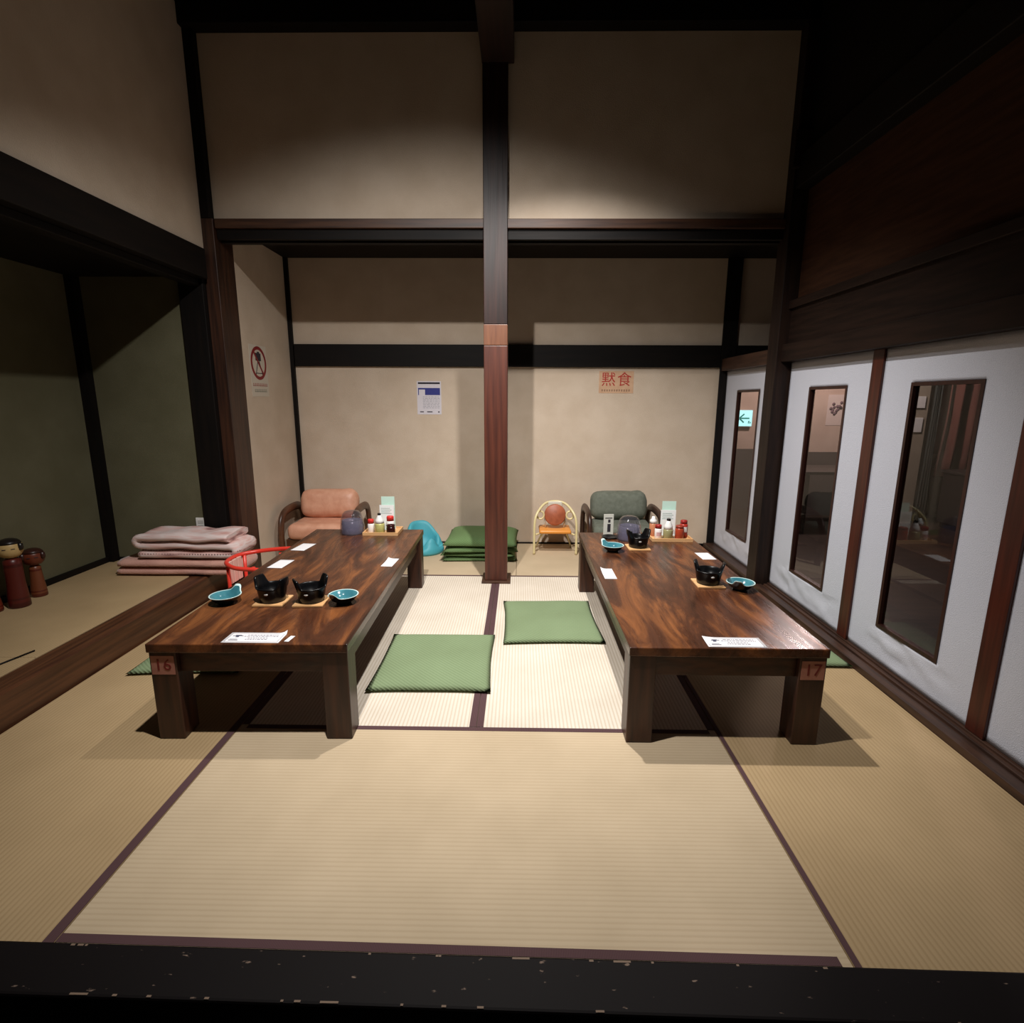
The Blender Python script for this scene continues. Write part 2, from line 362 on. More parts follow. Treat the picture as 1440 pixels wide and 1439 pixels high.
# lintel over the alcove opening: brown face board, dark grooved head rail below
struct('trim_5', bx((-1.95, 3.708, 2.345), (1.655, 3.79, 2.402), 0.004), BROWN_X, 'brown face board over the alcove opening')
struct('trim_6', B(((-1.95, 3.73, 2.285), (1.655, 3.76, 2.345)), ((-1.95, 3.775, 2.275), (1.655, 3.80, 2.345)), ((-1.95, 3.815, 2.285), (1.655, 3.86, 2.345)), ((-1.95, 3.79, 2.345), (1.655, 3.86, 2.44))), BLACKWOOD_X, 'dark grooved head rail over the alcove opening')
# ---- upper plaster wall above the opening
struct('wall_upper', bx((-1.97, 3.75, 2.402), (1.66, 3.85, 3.47)), PLASTER, 'tall plaster wall above the alcove opening')
struct('trim_7', bx((-2.2, 3.66, 3.44), (1.9, 3.86, 3.62), 0.004), BLACKWOOD_X, 'black cornice beam along the back wall')
# ---- left post group and tokonoma-like recess
struct('trim_8', bx((-2.20, 3.66, 0), (-2.04, 3.93, 2.25), 0.003), BLACKWOOD, 'black corner post between recess and alcove')
struct('trim_9', bx((-2.04, 3.70, 0), (-1.955, 3.93, 2.40), 0.003), BROWN_Z, 'brown jamb of the alcove opening')
struct('trim_10', bx((-2.04, 3.70, 2.402), (-1.972, 3.86, 3.47), 0.003), BLACKWOOD, 'slender black post in the upper left corner')
struct('wall_left', B(((-2.13, -0.6, 2.20), (XL, 3.70, 3.55))), PLASTER, 'plaster wall above the recess on the left')
struct('trim_11', B(((-2.15, -0.6, 2.03), (-2.0, 3.66, 2.21)), ((-2.13, -0.6, 1.99), (-2.06, 3.66, 2.03)), bev=0.004), BLACKWOOD_Y, 'black lintel beam over the recess')
PZ = 0.15
pf = struct('floor_recess', bx((-3.0, 0.94, -0.02), (-2.145, 3.70, PZ-0.03)), BLACKWOOD_Y, 'raised tatami floor of the recess')
for a, b in ((0.96, 2.20), (2.20, 3.69)):
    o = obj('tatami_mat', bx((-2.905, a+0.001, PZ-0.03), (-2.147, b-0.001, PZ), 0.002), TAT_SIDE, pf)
struct('trim_12', bx((-2.145, 0.94, -0.05), (-2.02, 3.66, PZ), 0.012), KAMACHI, 'brown step board along the raised recess')
struct('wall_recess', bx((-3.0, 0.5, 0), (-2.91, 3.78, 2.2)), OLIVE, 'olive papered side wall of the recess')
struct('wall_recess_back', bx((-2.91, 3.69, 0), (-2.20, 3.78, 2.2)), OLIVE, 'olive papered back wall of the recess')
struct('trim_13', bx((-2.91, 3.63, PZ), (-2.855, 3.69, 2.05)), BLACKWOOD, 'black corner strip of the recess')
struct('baseboard_recess', B(((-2.91, 0.95, PZ), (-2.888, 3.63, PZ+0.035)), ((-2.855, 3.672, PZ), (-2.20, 3.69, PZ+0.022))), BLACKWOOD_Y)
struct('ceiling_recess', bx((-3.0, 0.5, 2.05), (-2.15, 3.78, 2.12)), BLACKWOOD_Y, 'dark ceiling of the recess')
# ---- centre column and beam
colm = struct('trim_14', B(((-0.241, 3.60+0.10, 1.765), (-0.086, 3.845, 3.30)), bev=0.004), COLDARK, 'dark polished upper length of the centre column')
cl = struct('trim_15', bx((-0.242, 3.70, 0.016), (-0.085, 3.86, 1.632), 0.004), COLRED, 'red brown lower length of the centre column')
struct('trim_16', bx((-0.2415, 3.70, 1.634), (-0.0855, 3.86, 1.765), 0.003), COLBAND, 'pale band on the centre column')  # paler brown stretch between the upper and lower column lengths
struct('trim_17', bx((-0.266, 3.672, 0.0), (-0.060, 3.885, 0.016), 0.003), BROWN_X, 'wooden base plate under the centre column')
struct('trim_18', bx((-0.245, -0.6, 3.255), (-0.050, 3.72, 3.56), 0.006), M('beam_brown', (46, 26, 19), 0.5, (28, 16, 12), (40, 2, 40), 0.1), 'brown ceiling beam running from the column')
struct('ceiling', bx((-3.1, -3.5, 3.56), (2.2, 4.0, 3.64)), CEIL, 'black board ceiling')
# ---- right wall: sill, head, upper panel
struct('trim_19', B(((1.645, 0.94, -0.02), (1.695, 3.64, 0.030)), ((1.695, 0.94, -0.02), (1.712, 3.64, 0.022)), ((1.712, 0.94, -0.02), (1.735, 3.64, 0.032)), ((1.735, 0.94, -0.02), (1.82, 3.64, 0.040)),
   ((1.66, 3.80, -0.02), (1.82, 4.76, 0.030)), bev=0.002), BROWN_Y, 'grooved brown sill rail under the sliding doors')
struct('trim_20', B(((1.685, 0.6, 1.530), (1.82, 3.66, 1.640)), ((1.72, 0.6, 1.640), (1.82, 3.66, 1.86)), ((1.70, 0.6, 1.855), (1.82, 3.66, 1.905)), bev=0.004), M('head_rail', (38, 25, 19), 0.55, (26, 17, 13), (40, 3, 40), 0.1, spec=0.15), 'dark brown head rail over the sliding doors')
struct('trim_21', bx((1.70, 3.80, 1.530), (1.80, 4.755, 1.630), 0.003), BROWN_Y, 'short head rail over the alcove door')
struct('wall_right', bx((1.755, 0.6, 1.905), (1.83, 3.66, 2.56)), PANELBROWN, 'brown panel wall above the sliding doors')
struct('trim_22', bx((1.67, 0.2, 2.55), (1.90, 3.70, 2.73), 0.005), BLACKWOOD_Y, 'black beam over the brown panel wall')
struct('wall_right_upper', bx((1.72, 0.2, 2.73), (1.83, 3.70, 3.56)), BLACKWOOD_Y, 'black boarding high on the right wall')
struct('trim_23', B(((1.655, 3.66, 0), (1.79, 3.80, 3.56)), ((1.625, 3.62, 2.66), (1.80, 3.66, 2.86)), bev=0.004), M('corner_post', (38, 25, 19), 0.5, (24, 16, 13), (40, 40, 3), 0.1, spec=0.2), 'dark corner post between doors and alcove')
# ---- sliding doors
def door(name, y0, y1, wy0, wy1, label, stile=True):
    """panel in plane X=XR spanning y0..y1 (y0 nearer), window hole wy0..wy1, z .21..1.367"""
    z0, z1, wz0, wz1 = 0.042, 1.530, 0.208, 1.367
    if not stile: z0 = 0.032
    root = bpy.data.objects.new(name, None); COL.objects.link(root); root['kind'] = 'structure'; root['label'] = label; root.location = (XR, (y0+y1)/2, z0)
    def P(n, bm, m, par=None):
        bmesh.ops.translate(bm, verts=bm.verts, vec=(-XR, -(y0+y1)/2, -z0)); return obj(n, bm, m, par or root)
    py0 = y0+(0.084 if stile else 0.012)
    bm = bmesh.new()
    ys = sorted({py0, wy0, wy1, y1} | {py0+(y1-py0)*k/44 for k in range(45)}); zs = sorted({z0, wz0, wz1, z1} | {z0+(z1-z0)*k/60 for k in range(61)})
    vv = {}
    def wr(y, z):
        s = 0.0
        for (cy, cz, a, L, W, A) in wrk:
            dy, dz = y-cy, z-cz; p = dy*math.cos(a)+dz*math.sin(a); q = -dy*math.sin(a)+dz*math.cos(a)
            s += A*math.exp(-(p/L)**2-(q/W)**2)
        s += 0.0012*noise.noise(Vector((y*7, z*3, y0)))
        return s
    rr = random.Random(int(y0*100)); ctr = (wy0+wy1)/2
    wrk = [(rr.uniform(py0+0.1, y1-0.15), rr.uniform(z0+0.05, z0+0.15), rr.uniform(-0.35, 0.5), rr.uniform(0.05, 0.12), rr.uniform(0.008, 0.014), rr.choice((-1, 1))*rr.uniform(0.006, 0.011)) for _ in range(11)]
    for y in ys:
        for z in zs: vv[y, z] = bm.verts.new((XR-wr(y, z)*min(1, (y-py0)*30, (y1-y)*30, (z-z0)*40), y, z))
    for a in range(len(ys)-1):
        for b in range(len(zs)-1):
            yc, zc = (ys[a]+ys[a+1])/2, (zs[b]+zs[b+1])/2
            if wy0 < yc < wy1 and wz0 < zc < wz1: continue
            f = bm.faces.new((vv[ys[a], zs[b]], vv[ys[a+1], zs[b]], vv[ys[a+1], zs[b+1]], vv[ys[a], zs[b+1]])); f.smooth = True
    loose = [v for v in bm.verts if not v.link_faces]; bmesh.ops.delete(bm, geom=loose, context='VERTS')
    g = bmesh.ops.extrude_face_region(bm, geom=bm.faces[:]); 
    for v in [e for e in g['geom'] if isinstance(e, bmesh.types.BMVert)]: v.co.x = XR+0.028
    P('cloth_panel', bm, CLOTHW)
    if stile: P('stile', bx((XR-0.012, y0, z0), (XR+0.028, y0+0.083, z1), 0.002), STILE)
    t = 0.016
    fr = P('window_frame', B(((XR-0.004, wy0, wz0), (XR+0.026, wy1, wz0+t)), ((XR-0.004, wy0, wz1-t), (XR+0.026, wy1, wz1)), ((XR-0.004, wy0, wz0+t), (XR+0.026, wy0+t, wz1-t)), ((XR-0.004, wy1-t, wz0+t), (XR+0.026, wy1, wz1-t))), WFRAME)
    gp = bx((XR+0.010, wy0+t, wz0+t), (XR+0.013, wy1-t, wz1-t)); bmesh.ops.translate(gp, verts=gp.verts, vec=(-XR, -(y0+y1)/2, -z0))
    obj('glass_pane', gp, GLASS, root)
    return root
door('door_1', 2.713, 3.64, 2.995, 3.385, 'white cloth sliding door next to the corner post')
door('door_2', 1.840, 2.712, 2.118, 2.512, 'white cloth sliding door with a creased lower edge')
door('door_3', 0.965, 1.839, 1.245, 1.637, 'white cloth sliding door by the entrance sill')
door('door_4', 3.81, 4.75, 4.075, 4.495, 'white cloth sliding door inside the alcove', stile=False)

# ---- room beyond the doors, seen dimly through the panes
struct('floor_next_room', bx((1.90, 0.6, -0.2), (6.2, 7.2, -0.02)), M('next_room_floor', (58, 44, 34), 0.5, (40, 30, 24), (3, 30, 3)), 'dark floor of the room beyond the doors')
WALLN = M('next_room_plaster', (196, 172, 156), 0.9, (184, 160, 144), (5, 5, 5), spec=0.1)
struct('wall_next_room', B(((1.6, 6.6, -0.02), (3.30, 6.7, 2.6)), ((3.30, 6.25, -0.02), (3.40, 6.7, 2.6)), ((3.40, 6.25, -0.02), (6.2, 6.35, 2.6))), WALLN, 'pale far wall beyond the doors')
struct('wall_partition', bx((4.02, 5.85, -0.02), (4.28, 5.95, 2.6)), M('partition_plaster', (150, 138, 120), 0.9), 'short partition wall beyond the doors')
struct('baseboard_next_room', B(((1.6, 6.585, -0.02), (3.30, 6.6, 0.72)), ((3.285, 6.235, -0.02), (3.30, 6.585, 0.72)), ((3.30, 6.235, -0.02), (6.2, 6.25, 0.72))), M('dado_dark', (74, 64, 60), 0.7), 'dark dado of the room beyond')
struct('ceiling_next_room', bx((1.90, 0.6, 2.6), (6.2, 7.2, 2.7)), CEIL, 'dark ceiling of the room beyond')

# ================================================================== LOW TABLES
ZT = 0.395
def low_table(label, loc, rz, w, l, num, num_side):
    t = thing('low_table', label, 'table', loc, rz, 'long low dining tables')
    hw, hl = w/2, l/2; lg = 0.098
    obj('tabletop', bx((-hw, -hl, ZT-0.036), (hw, hl, ZT), 0.004), TABLEW, t)
    for sx in (-1, 1):
        for sy in (-1, 1):
            x0 = sx*(hw-0.004)-(lg if sx > 0 else 0); y0 = sy*(hl-0.008)-(lg if sy > 0 else 0)
            obj('leg', bx((x0, y0, 0.0013), (x0+lg, y0+lg, ZT-0.036), 0.004), LEGW, t)
    xi, yi = hw-0.004-lg, hl-0.008-lg
    for s in (-1, 1):
        a = s*(hw-0.028); b = s*(hw-0.058)
        obj('side_rail', bx((min(a, b), -yi, ZT-0.125), (max(a, b), yi, ZT-0.036), 0.002), RAILW, t)
        a = s*(hl-0.032); b = s*(hl-0.062)
        obj('end_rail', bx((-xi, min(a, b), ZT-0.125), (xi, max(a, b), ZT-0.036), 0.002), RAILW, t)
    xc = num_side*(hw-0.004-lg/2+ (0.0)); yf = -hl+0.008
    st = obj('number_plate', bx((xc-0.043, yf-0.0014, ZT-0.125), (xc+0.043, yf-0.0002, ZT-0.05)), M('plate_pink', (186, 128, 112), 0.5, (170, 112, 98), (20, 20, 20)), t)
    st['label'] = 'pinkish number plate reading ' + num
    bm = text_bm(num, 0.066, 0.0005); bmesh.ops.transform(bm, matrix=Matrix.Translation((xc, yf-0.0018, ZT-0.0875)) @ Matrix.Rotation(PI/2, 4, 'X'), verts=bm.verts)
    obj('digits', bm, M('plate_ink', (120, 34, 30), 0.6), st)
    return t
low_table('long dark wooden low table beside the brown step board, its plate reading 16', (-1.022, 2.752, 0), 0.020, 0.745, 1.82, '16', -1)
low_table('long dark wooden low table beside the white sliding doors, its plate reading 17', (0.775, 2.735, 0), 0.0, 0.732, 1.77, '17', 1)

# ================================================================== FLOOR CUSHIONS
def zabuton(label, x, y, rz, w=0.555, d=0.575, z=0.0015, h=0.034, edge=0.022, seed=0, m=CUSH, group=None):
    o = obj('floor_cushion', pillow(w, d, h, edge, seed=seed), m, None, (x, y, z), (0, 0, rz))
    return tag(o, label, 'cushion', group or 'green floor cushions beside the tables')
zabuton('green floor cushion lying beside the right legs of the step side table', -0.405, 2.490, 0.01, 0.56, 0.60, seed=1)
zabuton('green floor cushion tucked against the door side table near the centre column', 0.185, 3.005, 0.03, 0.55, 0.62, seed=2)
zabuton('green floor cushion between the step side table and the brown step board', -1.60, 2.61, 0.05, 0.52, 0.57, seed=3)
zabuton('green floor cushion between the door side table and the white doors', 1.385, 2.745, 0.03, 0.49, 0.57, seed=4)
zabuton('second green floor cushion between the door side table and the doors, nearer the corner post', 1.39, 3.335, -0.01, 0.49, 0.52, seed=5)
zz = 0.0015
names = ('bottom green cushion in the stack behind the column', 'second green cushion up in the stack behind the column', 'third green cushion up in the stack behind the column', 'plump top green cushion of the stack behind the column')
for k, (hh, dx, rz) in enumerate(((0.040, 0.0, 0.02), (0.038, -0.005, -0.03), (0.052, 0.008, 0.04), (0.074, 0.015, -0.02))):
    zabuton(names[k], -0.325+dx, 4.475-0.01*k, rz, 0.60, 0.56, zz, hh, 0.024, 10+k, CUSHD, 'green cushions stacked behind the column'); zz += hh*0.985

# ================================================================== ARMCHAIRS (low, bentwood arms)
def armchair(label, loc, rz, cm, wm, w=0.64):
    t = thing('low_armchair', label, 'armchair', loc, rz)
    hw = w/2
    for s in (-1, 1):
        x = s*(hw-0.03)
        pts = spline([(x, -0.26, 0.0), (x, -0.275, 0.12), (x, -0.275, 0.26), (x, -0.235, 0.35), (x, -0.14, 0.385), (x, 0.05, 0.39), (x, 0.17, 0.36), (x, 0.22, 0.27), (x, 0.235, 0.12), (x, 0.24, 0.0)], 6)
        obj('arm', tube(bmesh.new(), pts, 0.034, 12, ry=0.021, up=Vector((0, 0, 1))), wm, t)
    obj('seat_frame', B(((-hw+0.05, -0.24, 0.10), (hw-0.05, -0.205, 0.165)), ((-hw+0.05, 0.16, 0.10), (hw-0.05, 0.195, 0.165)), ((-hw+0.045, -0.205, 0.10), (-hw+0.075, 0.16, 0.165)), ((hw-0.075, -0.205, 0.10), (hw-0.045, 0.16, 0.165)), bev=0.004), wm, t)
    obj('seat_cushion', softbox((-hw+0.065, -0.27, 0.166), (hw-0.065, 0.13, 0.288), 0.045, amp=0.006), cm, t)
    b = softbox((-hw+0.075, -0.085, -0.125), (hw-0.075, 0.085, 0.125), 0.08, amp=0.010, seed=4)
    bmesh.ops.transform(b, matrix=Matrix.Translation((0, 0.085, 0.405)) @ Matrix.Rotation(math.radians(-14), 4, 'X'), verts=b.verts)
    obj('back_cushion', b, cm, t)
    return t
CHAIRW = M('chair_bentwood', (92, 58, 38), 0.35, (60, 36, 24), (10, 6, 10), 0.05)
CHAIRD = M('chair_dark_bentwood', (64, 40, 28), 0.35, (42, 26, 19), (10, 6, 10), 0.05)
armchair('low armchair with pinkish tan leather cushions and bentwood arms', (-1.622, 4.47, 0.0015), 0.03, M('tan_leather', (218, 164, 136), 0.45, (204, 146, 118), (14, 14, 14), 0.15, 60), CHAIRW)
armchair('low armchair with grey green cushions and dark bentwood arms', (0.845, 4.47, 0.0015), 0.0, M('grey_green_cloth', (104, 108, 96), 0.85, (92, 96, 84), (30, 30, 30), 0.2, 200), CHAIRD, 0.63)

# ================================================================== SMALL CHILDREN'S SEATS
t = thing('child_chair', 'cream tube child chair with orange seat and round brown back pad', 'chair', (0.305, 4.55, 0.0013))
CREAM = M('cream_tube', (222, 206, 156), 0.3)
pts = spline([(-0.178, -0.115, 0.0), (-0.178, -0.112, 0.14), (-0.175, -0.105, 0.27), (-0.155, -0.08, 0.345), (-0.10, -0.02, 0.41), (-0.04, 0.01, 0.432), (0.04, 0.01, 0.432), (0.10, -0.02, 0.41), (0.155, -0.08, 0.345), (0.175, -0.105, 0.27), (0.178, -0.112, 0.14), (0.178, -0.115, 0.0)], 6)
obj('tube_frame', tube(bmesh.new(), pts, 0.0105, 10), CREAM, t)
for s in (-1, 1):
    obj('rear_leg', tube(bmesh.new(), spline([(s*0.155, 0.13, 0.0), (s*0.125, 0.06, 0.10), (s*0.105, -0.02, 0.165), (s*0.165, -0.10, 0.168)], 5), 0.008, 8), CREAM, t)
b = softbox((-0.135, -0.115, 0.175), (0.135, 0.115, 0.207), 0.014); obj('seat', b, M('orange_vinyl', (226, 146, 58), 0.4), t)
b = bmesh.new(); lathe(b, [(0.0, -0.012), (0.084, -0.012), (0.092, -0.004), (0.092, 0.004), (0.084, 0.012), (0.0, 0.014)], 32)
bmesh.ops.transform(b, matrix=Matrix.Translation((0, -0.025, 0.325)) @ Matrix.Rotation(math.radians(78), 4, 'X'), verts=b.verts)
obj('back_pad', b, M('terracotta_pad', (176, 96, 62), 0.5, (150, 78, 50), (18, 18, 18)), t)
PALEBK = M('pale_backing', (206, 200, 184), 0.5)
b = bmesh.new(); box(b, (-0.062, -0.008, 0.385), (0.062, 0.012, 0.436), 0, 0.008); obj('back_backing', b, PALEBK, t)
for s in (-1, 1):
    b = bmesh.new(); tube(b, [(s*0.125+0.03*math.cos(2*PI*k/20), -0.04, 0.325+0.034*math.sin(2*PI*k/20)) for k in range(20)], 0.008, 8, closed=True, up=Vector((0, 1, 0)))
    obj('side_loop', b, CREAM, t)
    obj('back_strut', tube(bmesh.new(), [(s*0.075, 0.0, 0.20), (s*0.085, -0.005, 0.26), (s*0.08, -0.01, 0.30)], 0.008, 8), PALEBK, t)

# teal foam baby seat
t = thing('baby_seat', 'teal foam baby floor seat between the step side table and the cushion stack', 'baby seat', (-0.815, 4.50, 0.0013), math.radians(38))
b = bmesh.new()
def hseat(th):      # rim height around: front is -Y
    a = (th+PI/2+PI) % (2*PI)-PI     # 0 at front
    back = math.exp(-((abs(a)-PI)/1.25)**4)*0.105
    leg = math.exp(-((abs(a)-0.66)/0.36)**2)*0.070
    return 0.140+back-leg
seg = 48; rows = []
for k in range(seg):
    th = 2*PI*k/seg; h = hseat(th); c, s = math.cos(th), math.sin(th)
    prof = [(0.145, 0.0), (0.152, 0.02), (0.145, 0.06), (0.135, h*0.6), (0.128, h-0.03), (0.118, h-0.008), (0.108, h), (0.098, h-0.008), (0.090, h-0.028), (0.082, max(0.034, h*0.5)), (0.060, 0.030), (0.0, 0.026)]
    rows.append([b.verts.new((r*c*1.1, r*s*1.12, z*1.02)) for r, z in prof])
for k in range(seg):
    a, c = rows[k], rows[(k+1) % seg]
    for i in range(len(a)-1):
        f = b.faces.new((a[i], c[i], c[i+1], a[i+1])); f.smooth = True
b.faces.new([r[0] for r in reversed(rows)]); bmesh.ops.remove_doubles(b, verts=b.verts, dist=0.0005)
obj('foam_body', b, M('teal_foam', (74, 166, 180), 0.55), t)
b = bmesh.new(); lathe(b, [(0, 0), (0.006, 0), (0.006, 0.004), (0, 0.005)], 12)
bmesh.ops.transform(b, matrix=Matrix.Translation((-0.12, -0.075, 0.075)) @ Matrix.Rotation(PI/2, 4, 'X'), verts=b.verts)

# red child's chair with a horseshoe arm rail
t = thing('child_chair', 'red tube child chair with horseshoe arm rail beside the step side table', 'chair', (-1.63, 3.20, 0.0013), 0.0)
REDT = M('red_enamel', (222, 62, 48), 0.3)
ZR = 0.318
ring = spline([(0.19, 0.155, ZR+0.02), (0.08, 0.165, ZR+0.012), (-0.05, 0.15, ZR), (-0.135, 0.085, ZR-0.005), (-0.155, 0.0, ZR-0.008), (-0.135, -0.085, ZR-0.012), (-0.05, -0.15, ZR-0.02), (0.06, -0.16, ZR-0.025), (0.13, -0.155, ZR-0.03)], 7)
obj('arm_rail', tube(bmesh.new(), ring, 0.013, 10), REDT, t)
for (x, y) in ((0.09, 0.155), (0.06, -0.15), (-0.12, 0.10), (-0.12, -0.10)):
    obj('leg', tube(bmesh.new(), [(x, y*1.02, 0.0), (x, y, 0.15), (x, y, ZR-0.012)], 0.011, 8), REDT, t)
obj('seat', softbox((-0.12, -0.125, 0.13), (0.13, 0.125, 0.165), 0.014), REDT, t)
for y in (-0.055, 0.0, 0.055):
    obj('back_slat', bx((-0.140, y-0.022, 0.166), (-0.126, y+0.022, ZR-0.010), 0.003), M('pale_pink_slat', (226, 186, 172), 0.5), t)

# ================================================================== RECESS: blankets and dolls
def folded(name, label, cat, loc, rz, L, D, layers, th, m, seed, amp=0.006):
    """a blanket folded in zigzag: one thick ribbon that turns at both ends, swept along its depth"""
    n = 26; path = []
    for k in range(layers):
        z = th*(k+0.5); e0, e1 = (-L/2, L/2) if k % 2 == 0 else (L/2, -L/2)
        shr = 0.018*k+random.Random(seed+k).uniform(0, 0.012)
        e0 *= 1-shr if k else 1; e1 *= 1-shr
        for i in range(n+1): path.append((e0+(e1-e0)*i/n, z))
        if k < layers-1:
            s = 1 if e1 > 0 else -1
            for a in (-50, -15, 15, 50): path.append((e1+s*th*0.5*math.cos(math.radians(a)), z+th*0.5+th*0.5*math.sin(math.radians(a))))
    bm = bmesh.new(); nd = 8; hv = th*0.495; up = []; dn = []
    for j in range(nd+1):
        y = -D/2+D*j/nd; U = []; W = []
        for i, (x, z) in enumerate(path):
            px, pz = path[max(i-1, 0)]; qx, qz = path[min(i+1, len(path)-1)]
            tx, tz = qx-px, qz-pz; l = math.hypot(tx, tz) or 1; nx, nz = -tz/l, tx/l
            e = 1-0.5*abs(2*j/nd-1)**8
            k = noise.noise(Vector((x*7, y*9, z*6+seed)))*amp; yy = y+0.008*noise.noise(Vector((x*4, z*20, seed+j*0.01)))
            zz0 = max(0.0, z+nz*hv*e+k*min(1, z/(layers*th)*1.4)); zz1 = max(0.0, z-nz*hv*e+k*min(1, z/(layers*th)*1.4))
            U.append(bm.verts.new((x+nx*hv*e, yy, zz0))); W.append(bm.verts.new((x-nx*hv*e, yy, zz1)))
        up.append(U); dn.append(W)
    N = len(path)
    for j in range(nd):
        for i in range(N-1):
            for R_ in (up, dn):
                f = bm.faces.new((R_[j][i], R_[j][i+1], R_[j+1][i+1], R_[j+1][i])); f.smooth = True
        for i in (0, N-1): bm.faces.new((up[j][i], dn[j][i], dn[j+1][i], up[j+1][i]))
    for j in (0, nd):
        for i in range(N-1):
            f = bm.faces.new((up[j][i], up[j][i+1], dn[j][i+1], dn[j][i])); f.smooth = True
    return tag(obj(name, bm, m, None, loc, (0, 0, rz)), label, cat)
PINKB = M('pink_blanket', (206, 156, 140), 0.95, (188, 138, 124), (9, 9, 30), 0.4, 120, sheen=0.3)
def pattern_blanket():
    m = bpy.data.materials.new('patterned_blanket'); m.use_nodes = True; nt = m.node_tree; b = nt.nodes['Principled BSDF']; b.inputs['Roughness'].default_value = 0.95
    tc = nt.nodes.new('ShaderNodeTexCoord'); mp = nt.nodes.new('ShaderNodeMapping'); mp.inputs['Scale'].default_value = (3, 6, 34); nt.links.new(tc.outputs['Object'], mp.inputs[0])
    n = nt.nodes.new('ShaderNodeTexNoise'); n.inputs['Scale'].default_value = 1; n.inputs['Detail'].default_value = 3; nt.links.new(mp.outputs[0], n.inputs['Vector'])
    r = nt.nodes.new('ShaderNodeValToRGB'); e = r.color_ramp.elements
    e[0].position = 0.34; e[0].color = (*lin((150, 110, 108)), 1); e[1].position = 0.56; e[1].color = (*lin((216, 200, 196)), 1)
    k = e.new(0.44); k.color = (*lin((212, 172, 164)), 1); k = e.new(0.74); k.color = (*lin((196, 150, 142)), 1)
    nt.links.new(n.outputs[0], r.inputs[0])
    v = nt.nodes.new('ShaderNodeTexVoronoi'); v.inputs['Scale'].default_value = 55; v.inputs['Randomness'].default_value = 0.1; nt.links.new(tc.outputs['Object'], v.inputs['Vector'])
    sx = nt.nodes.new('ShaderNodeSeparateXYZ'); nt.links.new(tc.outputs['Object'], sx.inputs[0])
    lt = nt.nodes.new('ShaderNodeMath'); lt.operation = 'LESS_THAN'; lt.inputs[1].default_value = 0.28; nt.links.new(v.outputs['Distance'], lt.inputs[0])
    bnd = nt.nodes.new('ShaderNodeMath'); bnd.operation = 'COMPARE'; bnd.inputs[1].default_value = 0.045; bnd.inputs[2].default_value = 0.018; nt.links.new(sx.outputs['Z'], bnd.inputs[0])
    an = nt.nodes.new('ShaderNodeMath'); an.operation = 'MULTIPLY'; nt.links.new(lt.outputs[0], an.inputs[0]); nt.links.new(bnd.outputs[0], an.inputs[1])
    mx = nt.nodes.new('ShaderNodeMix'); mx.data_type = 'RGBA'; nt.links.new(an.outputs[0], mx.inputs[0]); nt.links.new(r.outputs[0], mx.inputs[6]); mx.inputs[7].default_value = (*lin((110, 84, 84)), 1)
    nt.links.new(mx.outputs[2], b.inputs['Base Color']); return m
folded('folded_blanket', 'plain pink folded blanket under the patterned one on the recess floor', 'blanket', (-2.235, 3.475, PZ+0.001), 0.0, 0.74, 0.30, 2, 0.052, PINKB, 3)
folded('folded_blanket', 'white and pink patterned blanket folded on top of the plain pink one', 'blanket', (-2.165, 3.485, PZ+0.108), 0.0, 0.60, 0.28, 3, 0.055, pattern_blanket(), 8, 0.016)
def doll(label, loc, prof, bands, rim=None):
    h = prof[-1][1]
    o = obj('wooden_doll', lathe(bmesh.new(), prof, 28), zband('doll_paint', bands, 0.35), None, loc)
    return tag(o, label, 'doll', None)
def kokeshi(label, loc, H, rb, rt, rh, bodyc, bandc, headc, hairc, face=None):
    t = thing('wooden_doll', label, 'doll', loc)
    hb_ = H-2*rh*0.92
    prof = [(0.0, 0.0), (rb*0.97, 0.0), (rb, 0.006), (rb*0.98, hb_*0.15), (rb*0.82, hb_*0.5), (rt, hb_*0.85), (rt*0.98, hb_*0.95), (rt*0.6, hb_), (0.0, hb_+0.001)]
    obj('body', lathe(bmesh.new(), prof, 28), zband('doll_body', [(hb_*0.1, bandc), (hb_*0.16, bodyc), (hb_*0.2, bandc), (hb_*0.82, bodyc), (hb_*0.88, bandc), (hb_+0.01, bodyc)]), t)
    pr = [(0.0, 0.0)]+[(rh*math.sin(PI*k/12)**0.7, rh*0.92*(1-math.cos(PI*k/12))) for k in range(1, 12)]+[(0.0, rh*1.84)]
    hd = obj('head', lathe(bmesh.new(), pr, 28), M(label[:12]+'_head', headc, 0.35), t, (0, 0, hb_))
    hr = [(rh*1.02*math.sin(PI*k/12)**0.7, rh*0.92*(1-math.cos(PI*k/12)*1.02)) for k in range(8, 12)]+[(0.0, rh*1.88)]
    obj('hair', lathe(bmesh.new(), hr, 28), M(label[:12]+'_hair', hairc, 0.35), hd)
    if face:     # side locks framing the face
        for s in (-1, 1):
            b = bmesh.new(); lathe(b, [(0, -0.02), (0.012, -0.015), (0.014, 0.0), (0.012, 0.018), (0, 0.024)], 12)
            a = face+s*1.0
            obj('side_lock', b, M(label[:12]+'_hair', hairc, 0.35), hd, (rh*0.97*math.cos(a), rh*0.97*math.sin(a), rh*1.05))
        for s in (-0.32, 0.32):
            a = face+s
            b = bmesh.new(); box(b, (-0.003, -0.008, -0.0015), (0.003, 0.008, 0.0015)); bmesh.ops.rotate(b, verts=b.verts, matrix=Matrix.Rotation(a, 3, 'Z'))
            obj('eye', b, INKD, hd, (rh*0.985*math.cos(a), rh*0.985*math.sin(a), rh*0.98))
kokeshi('tall dark red wooden doll with black hair and cream face', (-2.765, 2.80, PZ), 0.385, 0.050, 0.041, 0.058, (84, 26, 20), (66, 18, 15), (196, 166, 112), (26, 20, 18), -0.9)
